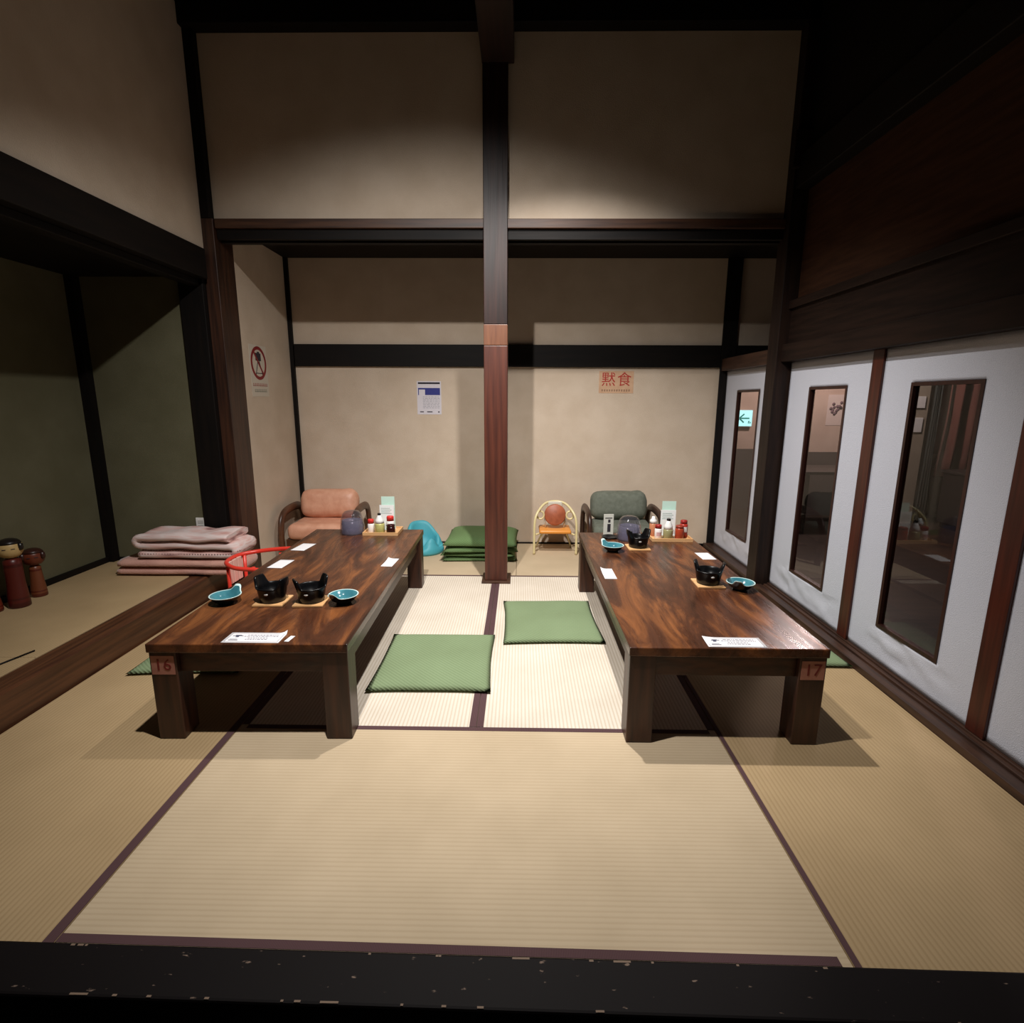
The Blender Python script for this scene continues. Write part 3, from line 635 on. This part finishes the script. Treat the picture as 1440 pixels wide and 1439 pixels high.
kokeshi('smaller brown wooden doll with a wide dark topped head', (-2.80, 2.965, PZ), 0.285, 0.040, 0.028, 0.054, (112, 60, 36), (88, 34, 22), (104, 46, 28), (52, 24, 18), -0.9)
kokeshi('short reddish wooden doll beside the tall red one', (-2.835, 2.715, PZ), 0.24, 0.045, 0.036, 0.044, (118, 48, 30), (90, 30, 20), (150, 110, 70), (36, 24, 20))
b = bmesh.new(); tube(b, [(-0.09, 0, 0.004), (0, 0, 0.004), (0.09, 0, 0.004)], 0.004, 8); tag(obj('thin_strip', b, BLACKWOOD, None, (-2.225, 2.17, PZ), (0, 0, math.radians(75))), 'thin dark strip on the raised recess floor', 'stick')  # short dark line across the mats, built as a thin tube
t = thing('wall_outlet', 'white wall outlet low on the olive recess wall', 'outlet', (-2.237, 3.69, 0.375))
obj('cover_plate', bx((-0.035, -0.009, 0), (0.035, -0.0002, 0.088), 0.003), WHITEPL, t)
obj('socket', bx((-0.02, -0.011, 0.016), (0.02, -0.0085, 0.040), 0.001), M('outlet_grey', (196, 194, 188), 0.4), t)
obj('socket', bx((-0.02, -0.011, 0.048), (0.02, -0.0085, 0.072), 0.001), MATS['outlet_grey'], t)

# ================================================================== WALL NOTICES
def bars(rects, y0, y1):
    bm = bmesh.new()
    for (x0, z0, x1, z1) in rects: box(bm, (x0, y0, z0), (x1, y1, z1))
    return bm
t = thing('wall_notice', 'white paper notice with a blue block on the alcove wall', 'notice', (-0.79, BACK, 1.157))
obj('sheet', bx((-0.105, -0.002, 0.0), (0.105, -0.0003, 0.282)), M('notice_paper', (214, 208, 214), 0.8), t)
BLUE = M('notice_blue', (46, 52, 128), 0.7)
obj('blue_block', bars([(-0.035, 0.165, 0.095, 0.225), (-0.095, 0.212, -0.035, 0.225), (-0.095, 0.165, -0.088, 0.212)], -0.0028, -0.0018), BLUE, t)
obj('dark_heading', bars([(-0.095, 0.258, 0.095, 0.273)], -0.0028, -0.0018), INKD, t)
rr = random.Random(3); rc = []
for k in range(8):
    z = 0.148-0.0135*k; x = -0.055
    while x < 0.085:
        l = rr.uniform(0.01, 0.03); rc.append((x, z, min(x+l, 0.09), z+0.004)); x += l+0.006
obj('print_line', bars(rc, -0.0026, -0.0018), M('print_pale_grey', (150, 150, 158), 0.8), t)
for q in ((-0.082, 0.018, -0.05, 0.026), (-0.022, 0.018, 0.026, 0.026), (0.075, 0.016, 0.088, 0.026)): obj('print_footer', bars([q], -0.0028, -0.0018), INKD, t)
# red lettered notice
t = thing('wall_notice', 'pinkish notice with two large red characters below the rail', 'notice', (0.825, BACK, 1.345))
obj('sheet', bx((-0.148, -0.002, 0.0), (0.148, -0.0003, 0.185)), M('notice_pink', (206, 168, 136), 0.8, (196, 156, 124), (20, 20, 20)), t)
for ch, xx in (('\u9ed9', -0.068), ('\u98df', 0.068)):
    b = text_bm(ch, 0.125, 0.0006); bmesh.ops.transform(b, matrix=Matrix.Translation((xx, -0.0024, 0.108)) @ Matrix.Rotation(PI/2, 4, 'X'), verts=b.verts)
    obj('red_character', b, REDINK, t)
rc = []; x = -0.125; rr = random.Random(5)
while x < 0.12:
    rc += [(x, 0.018, x+0.012, 0.020), (x, 0.026, x+0.014, 0.028), (x+0.005, 0.014, x+0.008, 0.032)]; x += 0.021
obj('small_print', bars(rc, -0.0028, -0.0018), M('print_brown', (84, 58, 36), 0.8), t)
# prohibition sign on the alcove side wall (plane X=-1.97, facing +X): local x runs along +Y
t = thing('prohibition_sign', 'round red ring sign with a crossed out black figure on the side wall', 'sign', (-1.97, 4.187, 1.30))
def yz(rects, x0, x1):
    bm = bmesh.new()
    for (y0, z0, y1, z1) in rects: box(bm, (x0, y0, z0), (x1, y1, z1))
    return bm
obj('sheet', yz([(-0.135, 0.0, 0.135, 0.375)], 0.0003, 0.0015), M('sign_sheet', (204, 194, 178), 0.6), t)
def ringm(r0, r1, x0, x1, cz):
    bm = bmesh.new(); n = 48; q = []
    for k in range(n):
        a = 2*PI*k/n; c, s = math.cos(a), math.sin(a)
        q.append([bm.verts.new((x, r*c, cz+r*s)) for x, r in ((x0, r0), (x1, r0), (x1, r1), (x0, r1))])
    for k in range(n):
        for i in range(4): bm.faces.new((q[k][i], q[k][(i+1) % 4], q[(k+1) % n][(i+1) % 4], q[(k+1) % n][i]))
    return bm
RINGR = M('sign_red', (132, 24, 28), 0.5)
obj('red_ring', ringm(0.098, 0.122, 0.0012, 0.0026, 0.245), RINGR, t)
b = bmesh.new(); box(b, (0.0012, -0.1, -0.009), (0.0024, 0.1, 0.009)); bmesh.ops.transform(b, matrix=Matrix.Translation((0, 0, 0.245)) @ Matrix.Rotation(math.radians(-50), 4, 'X'), verts=b.verts)
obj('red_slash', b, RINGR, t)
b = bmesh.new(); box(b, (0.0012, -0.045, 0.262), (0.0022, 0.040, 0.318)); box(b, (0.0012, -0.015, 0.318), (0.0022, 0.02, 0.328))
for (ya, yb) in ((-0.01, -0.052), (0.01, 0.052)):
    c = bmesh.new(); box(c, (0.0012, -0.0045, -0.055), (0.0020, 0.0045, 0.055)); bmesh.ops.transform(c, matrix=Matrix.Translation((0, (ya+yb)/2, 0.212)) @ Matrix.Rotation(math.atan2(yb-ya, 0.1), 4, 'X'), verts=c.verts); merge(b, c)
box(b, (0.0012, -0.045, 0.168), (0.0020, 0.045, 0.174))
obj('black_figure', b, INKD, t)
rc = []; y = -0.115
while y < 0.11: rc += [(y, 0.078, y+0.02, 0.083), (y+0.003, 0.090, y+0.018, 0.094), (y+0.008, 0.074, y+0.012, 0.099)]; y += 0.026
obj('red_print', yz(rc, 0.0012, 0.0022), M('faded_red', (160, 70, 66), 0.7), t)
rc = []; y = -0.095
while y < 0.10: rc += [(y, 0.036, y+0.015, 0.040), (y+0.002, 0.048, y+0.012, 0.051), (y+0.006, 0.030, y+0.009, 0.055)]; y += 0.02
obj('grey_print', yz(rc, 0.0012, 0.0022), M('faded_grey', (110, 114, 100), 0.7), t)

# ================================================================== TABLEWARE
def dish(label, x, y, tab):
    """small bowl with an upswept lug; teal glaze inside, pale rim, dark outside"""
    bm = bmesh.new(); seg = 56
    prof = [(0.0, 0.004), (0.026, 0.004), (0.029, 0.0), (0.034, 0.0), (0.036, 0.006), (0.055, 0.018), (0.068, 0.036), (0.0715, 0.0385), (0.0712, 0.0405), (0.066, 0.0395), (0.052, 0.021), (0.032, 0.010), (0.0, 0.008)]
    mis = [2, 2, 2, 2, 2, 2, 1, 1, 1, 0, 0, 0, 0]
    def rf(th, i, r, z):
        a = (th-tab+PI) % (2*PI)-PI
        k = 1/(1+(abs(a)/0.30)**6); f = max(0.0, min(1.0, (r-0.034)/0.037))
        return r*0.92*(1+0.20*k*f**1.6), z+0.024*k*f**2
    lathe(bm, prof, seg, rfun=rf, mis=mis)
    return tag(obj('lug_bowl', bm, [TEAL, RIMW, DARKGL], None, (x, y, ZT)), label, 'bowl', 'teal lug bowls on the tables')
def coaster(label, x, y, rz):
    bm = bx((-0.066, -0.066, 0), (0.066, 0.066, 0.009), 0.002)
    return tag(obj('wooden_coaster', bm, PALEW, None, (x, y, ZT), (0, 0, rz)), label, 'coaster', 'pale coasters under the burners')
def burner(label, x, y, rz):
    """black glazed table burner: tall pot with two horns and a small vent"""
    t = thing('table_burner', label, 'burner', (x, y, ZT+0.009), rz, 'black table burners')
    seg = 72; bm = bmesh.new()
    prof = [(0.0, 0.0), (0.048, 0.0), (0.054, 0.004), (0.058, 0.03), (0.063, 0.06), (0.068, 1.0), (0.066, 1.01), (0.060, 1.01), (0.058, 1.0), (0.053, 0.055), (0.045, 0.02), (0.0, 0.016)]
    def rim(th):
        a = (th*2) % (2*PI)
        a = min(a, 2*PI-a)/2       # 0 at a horn
        q = max(0.0, min(1.0, (a-0.34)/0.34)); q = q*q*(3-2*q)
        return 0.106-0.040*q
    def rf(th, i, r, z):
        if z >= 0.99:
            h = rim(th); out = 0.007*(h-0.066)/0.040
            return r+out, h+(0.003 if z > 1.005 else 0)
        return r, z
    lathe(bm, prof, seg, rfun=rf); bmesh.ops.remove_doubles(bm, verts=bm.verts, dist=0.0002)
    obj('pot', bm, BLACKGL, t)
    b = bmesh.new(); lathe(b, [(0.0, -0.003), (0.0085, -0.003), (0.0085, 0.0004), (0.0, 0.0008)], 16)
    for v in b.verts: v.co.y *= 0.62
    th = -PI/2-rz
    bmesh.ops.transform(b, matrix=Matrix.Rotation(th, 4, 'Z') @ Matrix.Translation((0.0625, 0, 0.046)) @ Matrix.Rotation(PI/2, 4, 'Z') @ Matrix.Rotation(math.radians(87), 4, 'X'), verts=b.verts)
    o = obj('vent', b, M('vent_white', (236, 236, 232), 0.5), t); o['label'] = 'pale oval vent'
    return t
dish('teal lug bowl beside the step board, lug pointing to the back wall', -1.295, 2.250, math.radians(72))
dish('teal lug bowl between a black burner and the centre aisle', -0.778, 2.270, math.radians(248))
dish('teal lug bowl in front of the number stand on the door side table', 0.562, 3.150, math.radians(135))
dish('teal lug bowl near the white doors on the door side table', 1.062, 2.490, math.radians(240))
for (lab, x, y, rz, rb) in (('between the teal bowl and another burner near the step', -1.094, 2.270, 0.03, math.radians(-16)), ('beside the teal bowl nearest the centre aisle', -0.920, 2.270, 0.05, math.radians(38)),
        ('in front of the smoky plastic cover', 0.728, 3.225, 0.02, math.radians(20)), ('beside the teal bowl near the white doors', 0.932, 2.560, -0.02, math.radians(-22))):
    coaster('pale wooden coaster under the burner '+lab, x, y, rz); burner('black burner '+lab, x, y, rb)
def paper(label, name, x, y, w, d, rz, cat, curl=None, m=PAPERW, group=None, prints=None):
    bm = bmesh.new(); nx, ny = 16, 8; V = {}; U = {}
    for i in range(nx+1):
        for j in range(ny+1):
            px, py = (i/nx-0.5)*w, (j/ny-0.5)*d; z = 0.0006
            if curl:
                k = max(0.0, ((px*curl[0]*2/w)+(py*curl[1]*2/d))/2-curl[3]); z += curl[2]*k*k/(1-curl[3])**2
            V[i, j] = bm.verts.new((px, py, z+0.0006)); U[i, j] = bm.verts.new((px, py, z))
    for i in range(nx):
        for j in range(ny):
            bm.faces.new((V[i, j], V[i+1, j], V[i+1, j+1], V[i, j+1])).smooth = True; bm.faces.new((U[i, j], U[i, j+1], U[i+1, j+1], U[i+1, j])).smooth = True
    for i in range(nx):
        for j in (0, ny): bm.faces.new((V[i, j], V[i+1, j], U[i+1, j], U[i, j]))
    for j in range(ny):
        for i in (0, nx): bm.faces.new((V[i, j], V[i, j+1], U[i, j+1], U[i, j]))
    o = obj(name, bm, m, None, (x, y, ZT), (0, 0, rz)); tag(o, label, cat, group)
    if prints:
        for nm, rects, pm in prints:
            b = bmesh.new()
            for (x0, y0, x1, y1) in rects: box(b, (x0, y0, 0.0011), (x1, y1, 0.0015))
            obj(nm, b, pm, o)
    return o
def menu_prints(seed):
    rr = random.Random(seed); fr = [(-0.10, -0.037, 0.10, -0.0355), (-0.10, 0.0355, 0.10, 0.037), (-0.10, -0.0355, -0.0985, 0.0355), (0.0985, -0.0355, 0.10, 0.0355)]
    tx = []
    for (ya, xa, xb) in ((0.020, -0.035, 0.08), (0.008, -0.045, 0.085), (-0.006, -0.025, 0.05), (-0.018, -0.03, 0.055)):
        x = xa
        while x < xb:
            l = rr.uniform(0.004, 0.013); tx.append((x, ya, min(x+l, xb), ya+0.0045)); x += l+0.003
    lg = [(-0.09, 0.012, -0.05, 0.017), (-0.082, 0.017, -0.058, 0.022), (-0.076, 0.002, -0.064, 0.012), (-0.09, -0.025, -0.055, -0.020), (-0.088, -0.016, -0.06, -0.013)]
    return [('frame_print', fr, INK), ('text_print', tx, M('text_grey', (104, 104, 124), 0.8)), ('emblem_print', lg, INK)]
paper('white printed menu sheet at the front edge of the step side table', 'menu_sheet', -0.997, 1.898, 0.215, 0.088, 0.005, 'menu sheet', (1, 1, 0.012, 0.85), prints=menu_prints(1))
paper('white printed menu sheet with a curled corner on the door side table', 'menu_sheet', 0.808, 1.902, 0.215, 0.084, -0.008, 'menu sheet', (-1, 0.25, 0.030, 0.36), prints=menu_prints(2))
paper('small white scrap of paper at the front edge of the step side table', 'paper_scrap', -0.862, 1.892, 0.018, 0.05, -0.12, 'paper')
paper('white folded napkin on the step side table between the tan armchair and the step', 'paper_napkin', -1.318, 3.185, 0.085, 0.16, -0.10, 'napkin', group='paper napkins on the tables')
paper('white folded napkin on the step side table beside the red chair', 'paper_napkin', -1.305, 2.835, 0.082, 0.15, -0.06, 'napkin', group='paper napkins on the tables')
paper('white folded napkin on the step side table along the centre aisle edge', 'paper_napkin', -0.715, 2.88, 0.062, 0.15, -0.05, 'napkin', (-1, 1, 0.008, 0.5), group='paper napkins on the tables')
paper('white folded napkin on the door side table along the centre aisle edge', 'paper_napkin', 0.468, 2.715, 0.062, 0.17, 0.0, 'napkin', (-1, 1, 0.01, 0.5), group='paper napkins on the tables')
paper('white folded napkin on the door side table along the edge near the doors', 'paper_napkin', 1.087, 3.06, 0.08, 0.14, 0.03, 'napkin', group='paper napkins on the tables')

# clear plastic cups turned upside down over bluish tumblers
CLEARP = clear_mat('clear_plastic', (0.86, 0.84, 0.86), 0.05, 0.03, (0.5, 0.5, 0.55))
BLUEP = clear_mat('bluish_plastic', (0.50, 0.50, 0.62), 0.08, 0.35, (0.42, 0.43, 0.55))
def cup_stack(label, x, y, s=1.0):
    t = thing('plastic_cover', label, 'plastic cover', (x, y, ZT), 0, 'clear plastic covers on the tables')
    a = [(0.066, 0.0), (0.0665, 0.004), (0.064, 0.05), (0.058, 0.10), (0.050, 0.135), (0.036, 0.152), (0.018, 0.158), (0.0, 0.159)]
    inn = [(0.0, 0.1575), (0.018, 0.1565), (0.0355, 0.1505), (0.0488, 0.134), (0.0566, 0.10), (0.0626, 0.05), (0.0648, 0.0)]
    bm = bmesh.new(); rings = a+inn; lathe(bm, [(r*s*1.25, z*s) for r, z in rings], 36)
    for f in [f for f in bm.faces if len(f.verts) > 4]: bm.faces.remove(f)
    obj('outer_cover', bm, CLEARP, t)
    bm = bmesh.new(); lathe(bm, [(r*s*1.25, z*s) for r, z in ((0.0, 0.001), (0.057, 0.001), (0.058, 0.01), (0.057, 0.05), (0.053, 0.092), (0.051, 0.093), (0.055, 0.05), (0.056, 0.004), (0.0, 0.003))], 36)
    obj('inner_cup', bm, BLUEP, t); return t
cup_stack('clear rounded plastic cover over a bluish cup beside the tray on the step side table', -1.125, 3.545)
cup_stack('smoky plastic cover over a bluish cup behind a burner on the door side table', 0.715, 3.44)

# condiment trays
def tray(label, x, y, rz, w=0.235, d=0.19):
    t = thing('condiment_tray', label, 'tray', (x, y, ZT), rz, 'wooden condiment trays')
    obj('tray_base', bx((-w/2, -d/2, 0.0), (w/2, d/2, 0.008), 0.001), PALEW, t)
    for lo, hi in (((-w/2, -d/2, 0.008), (w/2, -d/2+0.008, 0.021)), ((-w/2, d/2-0.008, 0.008), (w/2, d/2, 0.021)), ((-w/2, -d/2+0.008, 0.008), (-w/2+0.008, d/2-0.008, 0.021)), ((w/2-0.008, -d/2+0.008, 0.008), (w/2, d/2-0.008, 0.021))):
        obj('rim', bx(lo, hi, 0.001), PALEW, t)
    return t
TY = ZT+0.008
RED = M('red_cap', (206, 48, 42), 0.35); BLACKP = M('black_plastic', (20, 18, 18), 0.35)
def bottle(name, label, cat, x, y, body, bmat, cap, cmat, neck=None, nmat=None, tagr=None, z=TY):
    t = thing(name, label, cat, (x, y, z))
    obj('body', lathe(bmesh.new(), [(0.0, 0.0)]+body, 24), bmat, t)
    z1 = body[-1][1]
    if neck: obj('neck', lathe(bmesh.new(), [(r, zz+z1) for r, zz in neck], 24), nmat, t); z1 += neck[-1][1]
    obj('cap', lathe(bmesh.new(), [(r, zz+z1) for r, zz in cap], 20), cmat, t)
    if tagr:
        r, za, zb, lm = tagr
        b = bmesh.new(); n = 9
        for k in range(n-1):
            q = [(r*math.sin(-0.7+1.4*kk/(n-1)), -r*math.cos(-0.7+1.4*kk/(n-1))) for kk in (k, k+1)]
            b.faces.new([b.verts.new((q[0][0], q[0][1], za)), b.verts.new((q[1][0], q[1][1], za)), b.verts.new((q[1][0], q[1][1], zb)), b.verts.new((q[0][0], q[0][1], zb))])
        obj('print', b, lm, t)
    return t
def cyl(r, h): return [(r*0.9, 0.0), (r, 0.003), (r, h-0.006), (r*0.85, h), (0.0, h)]
def capp(r, h): return [(r, 0.0), (r, h*0.85), (r*0.85, h), (0.0, h)]
def menu_stand(label, x, y, rz, z=TY):
    t = thing('menu_stand', label, 'menu stand', (x, y, z), rz)
    obj('base', bx((-0.05, -0.03, 0.0), (0.05, 0.03, 0.006), 0.001), M('acrylic_clear_pale', (214, 224, 220), 0.15), t)
    obj('rear_card', bx((-0.042, 0.012, 0.006), (0.048, 0.015, 0.228)), M('card_mint', (196, 226, 212), 0.5), t)
    obj('front_card', bx((-0.052, -0.006, 0.006), (0.046, -0.003, 0.172)), M('card_white', (236, 240, 238), 0.5), t)
    obj('print', B(*[((-0.042, -0.0068, 0.148-0.012*k), (0.02+0.01*(k % 2), -0.0058, 0.152-0.012*k)) for k in range(4)]), M('print_mint', (170, 190, 184), 0.7), t)
    return t
SALTW = M('shaker_white', (238, 232, 228), 0.4); OIL = M('dressing_yellow', (196, 192, 122), 0.3, (180, 174, 104), (30, 30, 30)); LABW = M('bottle_white', (236, 234, 230), 0.35)
# tray on the step side table
tray('wooden condiment tray at the far end of the step side table', -0.925, 3.575, 0.02)
menu_stand('mint and white menu stand on the tray of the step side table', -0.905, 3.63, 0.02)
bottle('salt_shaker', 'white shaker with red cap on the tray of the step side table', 'shaker', -1.0, 3.548, cyl(0.022, 0.062), SALTW, capp(0.0205, 0.028), RED)
bottle('dressing_bottle', 'yellow green dressing bottle with white shoulder and black cap, the step side table', 'bottle', -0.938, 3.535, [(0.030, 0.0), (0.033, 0.004), (0.033, 0.058), (0.031, 0.066), (0.0, 0.066)], OIL, capp(0.011, 0.014), BLACKP, [(0.0308, 0.0), (0.027, 0.022), (0.014, 0.046), (0.011, 0.054), (0.0, 0.054)], LABW)
bottle('sauce_bottle', 'white bottle with bright red cap on the tray of the step side table', 'bottle', -0.878, 3.588, cyl(0.026, 0.072), LABW, capp(0.024, 0.032), RED)
bottle('soy_jar', 'small dark brown soy jar on the tray of the step side table', 'jar', -0.862, 3.528, [(0.026, 0.0), (0.029, 0.004), (0.029, 0.036), (0.027, 0.044), (0.0, 0.044)], M('soy_dark', (46, 14, 14), 0.2), [(0.027, 0.0), (0.030, 0.012), (0.026, 0.013), (0.022, 0.004), (0.0, 0.003)], MATS['soy_dark'])
# tray on the door side table
tray('wooden condiment tray at the far end of the door side table', 0.985, 3.475, 0.0, 0.26, 0.19)
menu_stand('mint and white menu stand on the tray of the door side table', 0.99, 3.53, -0.03)
bottle('spout_bottle', 'white squeeze bottle with spout on the tray of the door side table', 'bottle', 0.888, 3.515, cyl(0.024, 0.085), M('amber_body', (196, 128, 92), 0.35), [(0.0225, 0.0), (0.0225, 0.02), (0.012, 0.032), (0.010, 0.045), (0.0, 0.046)], LABW)
bottle('salt_shaker', 'white shaker with dark red cap on the tray of the door side table', 'shaker', 0.905, 3.442, cyl(0.023, 0.068), SALTW, capp(0.021, 0.024), M('dark_red_cap', (150, 34, 30), 0.4), tagr=(0.0236, 0.02, 0.045, M('label_pinkish', (200, 160, 160), 0.6)))
bottle('dressing_bottle', 'olive dressing bottle with white shoulder and black cap, the door side table', 'bottle', 0.968, 3.440, [(0.028, 0.0), (0.031, 0.004), (0.031, 0.055), (0.029, 0.063), (0.0, 0.063)], M('dressing_olive', (150, 146, 104), 0.3), capp(0.013, 0.014), BLACKP, [(0.0288, 0.0), (0.026, 0.022), (0.015, 0.048), (0.012, 0.056), (0.0, 0.056)], LABW)
bottle('spice_jar', 'red brown spice jar on the tray of the door side table', 'jar', 1.042, 3.440, cyl(0.028, 0.072), M('spice_red', (158, 60, 34), 0.35), capp(0.026, 0.016), M('spice_cap', (140, 50, 34), 0.4))
bottle('sauce_bottle', 'red sauce bottle with pale print on the tray of the door side table', 'bottle', 1.083, 3.492, cyl(0.026, 0.088), M('sauce_red', (176, 48, 36), 0.35), capp(0.022, 0.024), M('dark_red_cap', (150, 34, 30), 0.4), tagr=(0.0266, 0.035, 0.07, LABW))
# number stand and black holder at the aisle corner of the door side table
t = thing('card_stand', 'small pale card stand with black marks on the door side table corner', 'card stand', (0.600, 3.56, ZT), 0.12)
obj('card', bx((-0.034, -0.002, 0.0), (0.034, 0.002, 0.142), 0.001), M('card_pale', (206, 206, 196), 0.3), t)
obj('black_mark', B(((-0.008, -0.0028, 0.02), (0.014, -0.0018, 0.075)), ((-0.004, -0.0028, 0.085), (0.012, -0.0018, 0.105)), ((-0.024, -0.0028, 0.112), (0.024, -0.0018, 0.118))), INKD, t)
o = obj('small_tray', lathe(bmesh.new(), [(0.0, 0.0), (0.042, 0.0), (0.054, 0.010), (0.052, 0.012), (0.040, 0.004), (0.0, 0.004)], 28), BLACKP, None, (0.598, 3.475, ZT)); tag(o, 'small black dish before the card stand on the door side table', 'dish')

# ================================================================== BEYOND THE DOORS
t = thing('exit_sign', 'glowing green and white exit sign with arrow beyond the alcove door', 'exit sign', (2.655, 6.60, 0.985))
obj('housing', bx((-0.10, -0.05, 0), (0.10, -0.0005, 0.20), 0.004), M('sign_case', (200, 206, 204), 0.5), t)
obj('lit_face', bx((-0.092, -0.053, 0.008), (0.092, -0.0505, 0.192)), emit_mat('sign_glow', (170, 240, 244), 1.3), t)
b = bmesh.new(); box(b, (-0.045, -0.0555, 0.092), (0.06, -0.0535, 0.108))
for s in (-1, 1):
    c = bmesh.new(); box(c, (-0.036, -0.0555, -0.008), (0.036, -0.0535, 0.008)); bmesh.ops.transform(c, matrix=Matrix.Translation((-0.030, 0, 0.10+s*0.026)) @ Matrix.Rotation(-s*math.radians(42), 4, 'Y'), verts=c.verts); merge(b, c)
obj('arrow', b, emit_mat('arrow_green', (0, 140, 130), 0.35), t)
obj('running_figure', B(((0.048, -0.0555, 0.04), (0.058, -0.0535, 0.062)), ((0.066, -0.0555, 0.04), (0.078, -0.0535, 0.058)), ((0.05, -0.0555, 0.062), (0.066, -0.0535, 0.07))), emit_mat('figure_green', (0, 140, 130), 0.35), t)
t = thing('wall_poster', 'pale poster with a dark flower drawing beyond the doors', 'poster', (3.56, 6.25, 1.02))
obj('sheet', bx((-0.11, -0.003, 0), (0.11, -0.0005, 0.34)), M('poster_pale', (206, 186, 176), 0.8), t)
b = bmesh.new(); rr = random.Random(9)
for k in range(14):
    a = rr.uniform(0, 2*PI); r = rr.uniform(0.01, 0.075); c = bmesh.new(); lathe(c, [(0, 0), (0.018, 0), (0.018, 0.001), (0, 0.001)], 10); merge(b, c, 0, Matrix.Translation((r*math.cos(a), -0.0032-0.0002*k, 0.19+1.2*r*math.sin(a))) @ Matrix.Rotation(PI/2, 4, 'X'))
obj('drawing', b, M('drawing_ink', (110, 84, 92), 0.8), t)
def curtain(label, x0, x1, y, z0, z1, m):
    bm = bmesh.new(); n = 90; A = []; Bk = []
    for i in range(n+1):
        u = i/n; x = x0+(x1-x0)*u; ra = []; rb = []
        for j in range(13):
            v = j/12; amp = 0.03+0.03*(1-v); yy = y+amp*math.sin(u*34+0.8*math.sin(u*9))+0.02*noise.noise(Vector((u*6, v*3, 0)))
            xx = x+(0.5-u)*0.10*math.sin(v*PI)
            ra.append(bm.verts.new((xx, yy-0.003, z0+(z1-z0)*v))); rb.append(bm.verts.new((xx, yy+0.003, z0+(z1-z0)*v)))
        A.append(ra); Bk.append(rb)
    for i in range(n):
        for j in range(12):
            for R_ in (A, Bk): bm.faces.new((R_[i][j], R_[i+1][j], R_[i+1][j+1], R_[i][j+1])).smooth = True
        for j in (0, 12): bm.faces.new((A[i][j], A[i+1][j], Bk[i+1][j], Bk[i][j]))
    for i in (0, n):
        for j in range(12): bm.faces.new((A[i][j], A[i][j+1], Bk[i][j+1], Bk[i][j]))
    return tag(obj('curtain', bm, m), label, 'curtain')
curtain('reddish brown hanging curtain beyond the creased sliding door', 4.46, 5.30, 5.85, 0.50, 2.55, M('curtain_red', (98, 58, 48), 0.9, (76, 42, 35), (8, 8, 2)))
curtain('dark green grey sheet added in the gap beside the partition beyond the doors', 4.29, 4.46, 5.90, 0.0, 2.55, M('gap_sheet_dark', (44, 50, 46), 0.9))  # added sheet, only there to keep the gap beside the partition dark
t = thing('wall_switch', 'pale switch plates on the partition beyond the doors', 'switch', (4.19, 5.85, 1.22))
obj('switch_plate', bx((-0.05, -0.01, 0.0), (0.05, -0.0003, 0.12), 0.002), WHITEPL, t)
obj('switch_plate', bx((-0.05, -0.01, -0.25), (0.05, -0.0003, -0.10), 0.002), WHITEPL, t)
t = thing('dark_cabinet', 'dark low cabinet under the curtain beyond the doors', 'cabinet', (4.85, 5.50, -0.02))
DKW = M('cabinet_dark', (40, 32, 30), 0.5)
obj('body', bx((-0.40, -0.22, 0.06), (0.40, 0.22, 0.58), 0.004), DKW, t)
obj('top', bx((-0.42, -0.24, 0.58), (0.42, 0.24, 0.61), 0.004), DKW, t)
for s in (-1, 1): obj('cabinet_door', bx((s*0.20-0.19, -0.235, 0.08), (s*0.20+0.19, -0.2205, 0.56), 0.003), DKW, t)
for s in (-1, 1): obj('foot', bx((s*0.34-0.03, -0.2, 0), (s*0.34+0.03, 0.2, 0.06)), DKW, t)
t = thing('small_table', 'dark small table with thin legs beyond the doors', 'table', (3.15, 5.60, -0.02))
obj('tabletop', bx((-0.36, -0.3, 0.60), (0.36, 0.3, 0.63), 0.004), DKW, t)
for sx in (-1, 1):
    for sy in (-1, 1): obj('leg', bx((sx*0.32-0.02, sy*0.26-0.02, 0), (sx*0.32+0.02, sy*0.26+0.02, 0.60)), DKW, t)
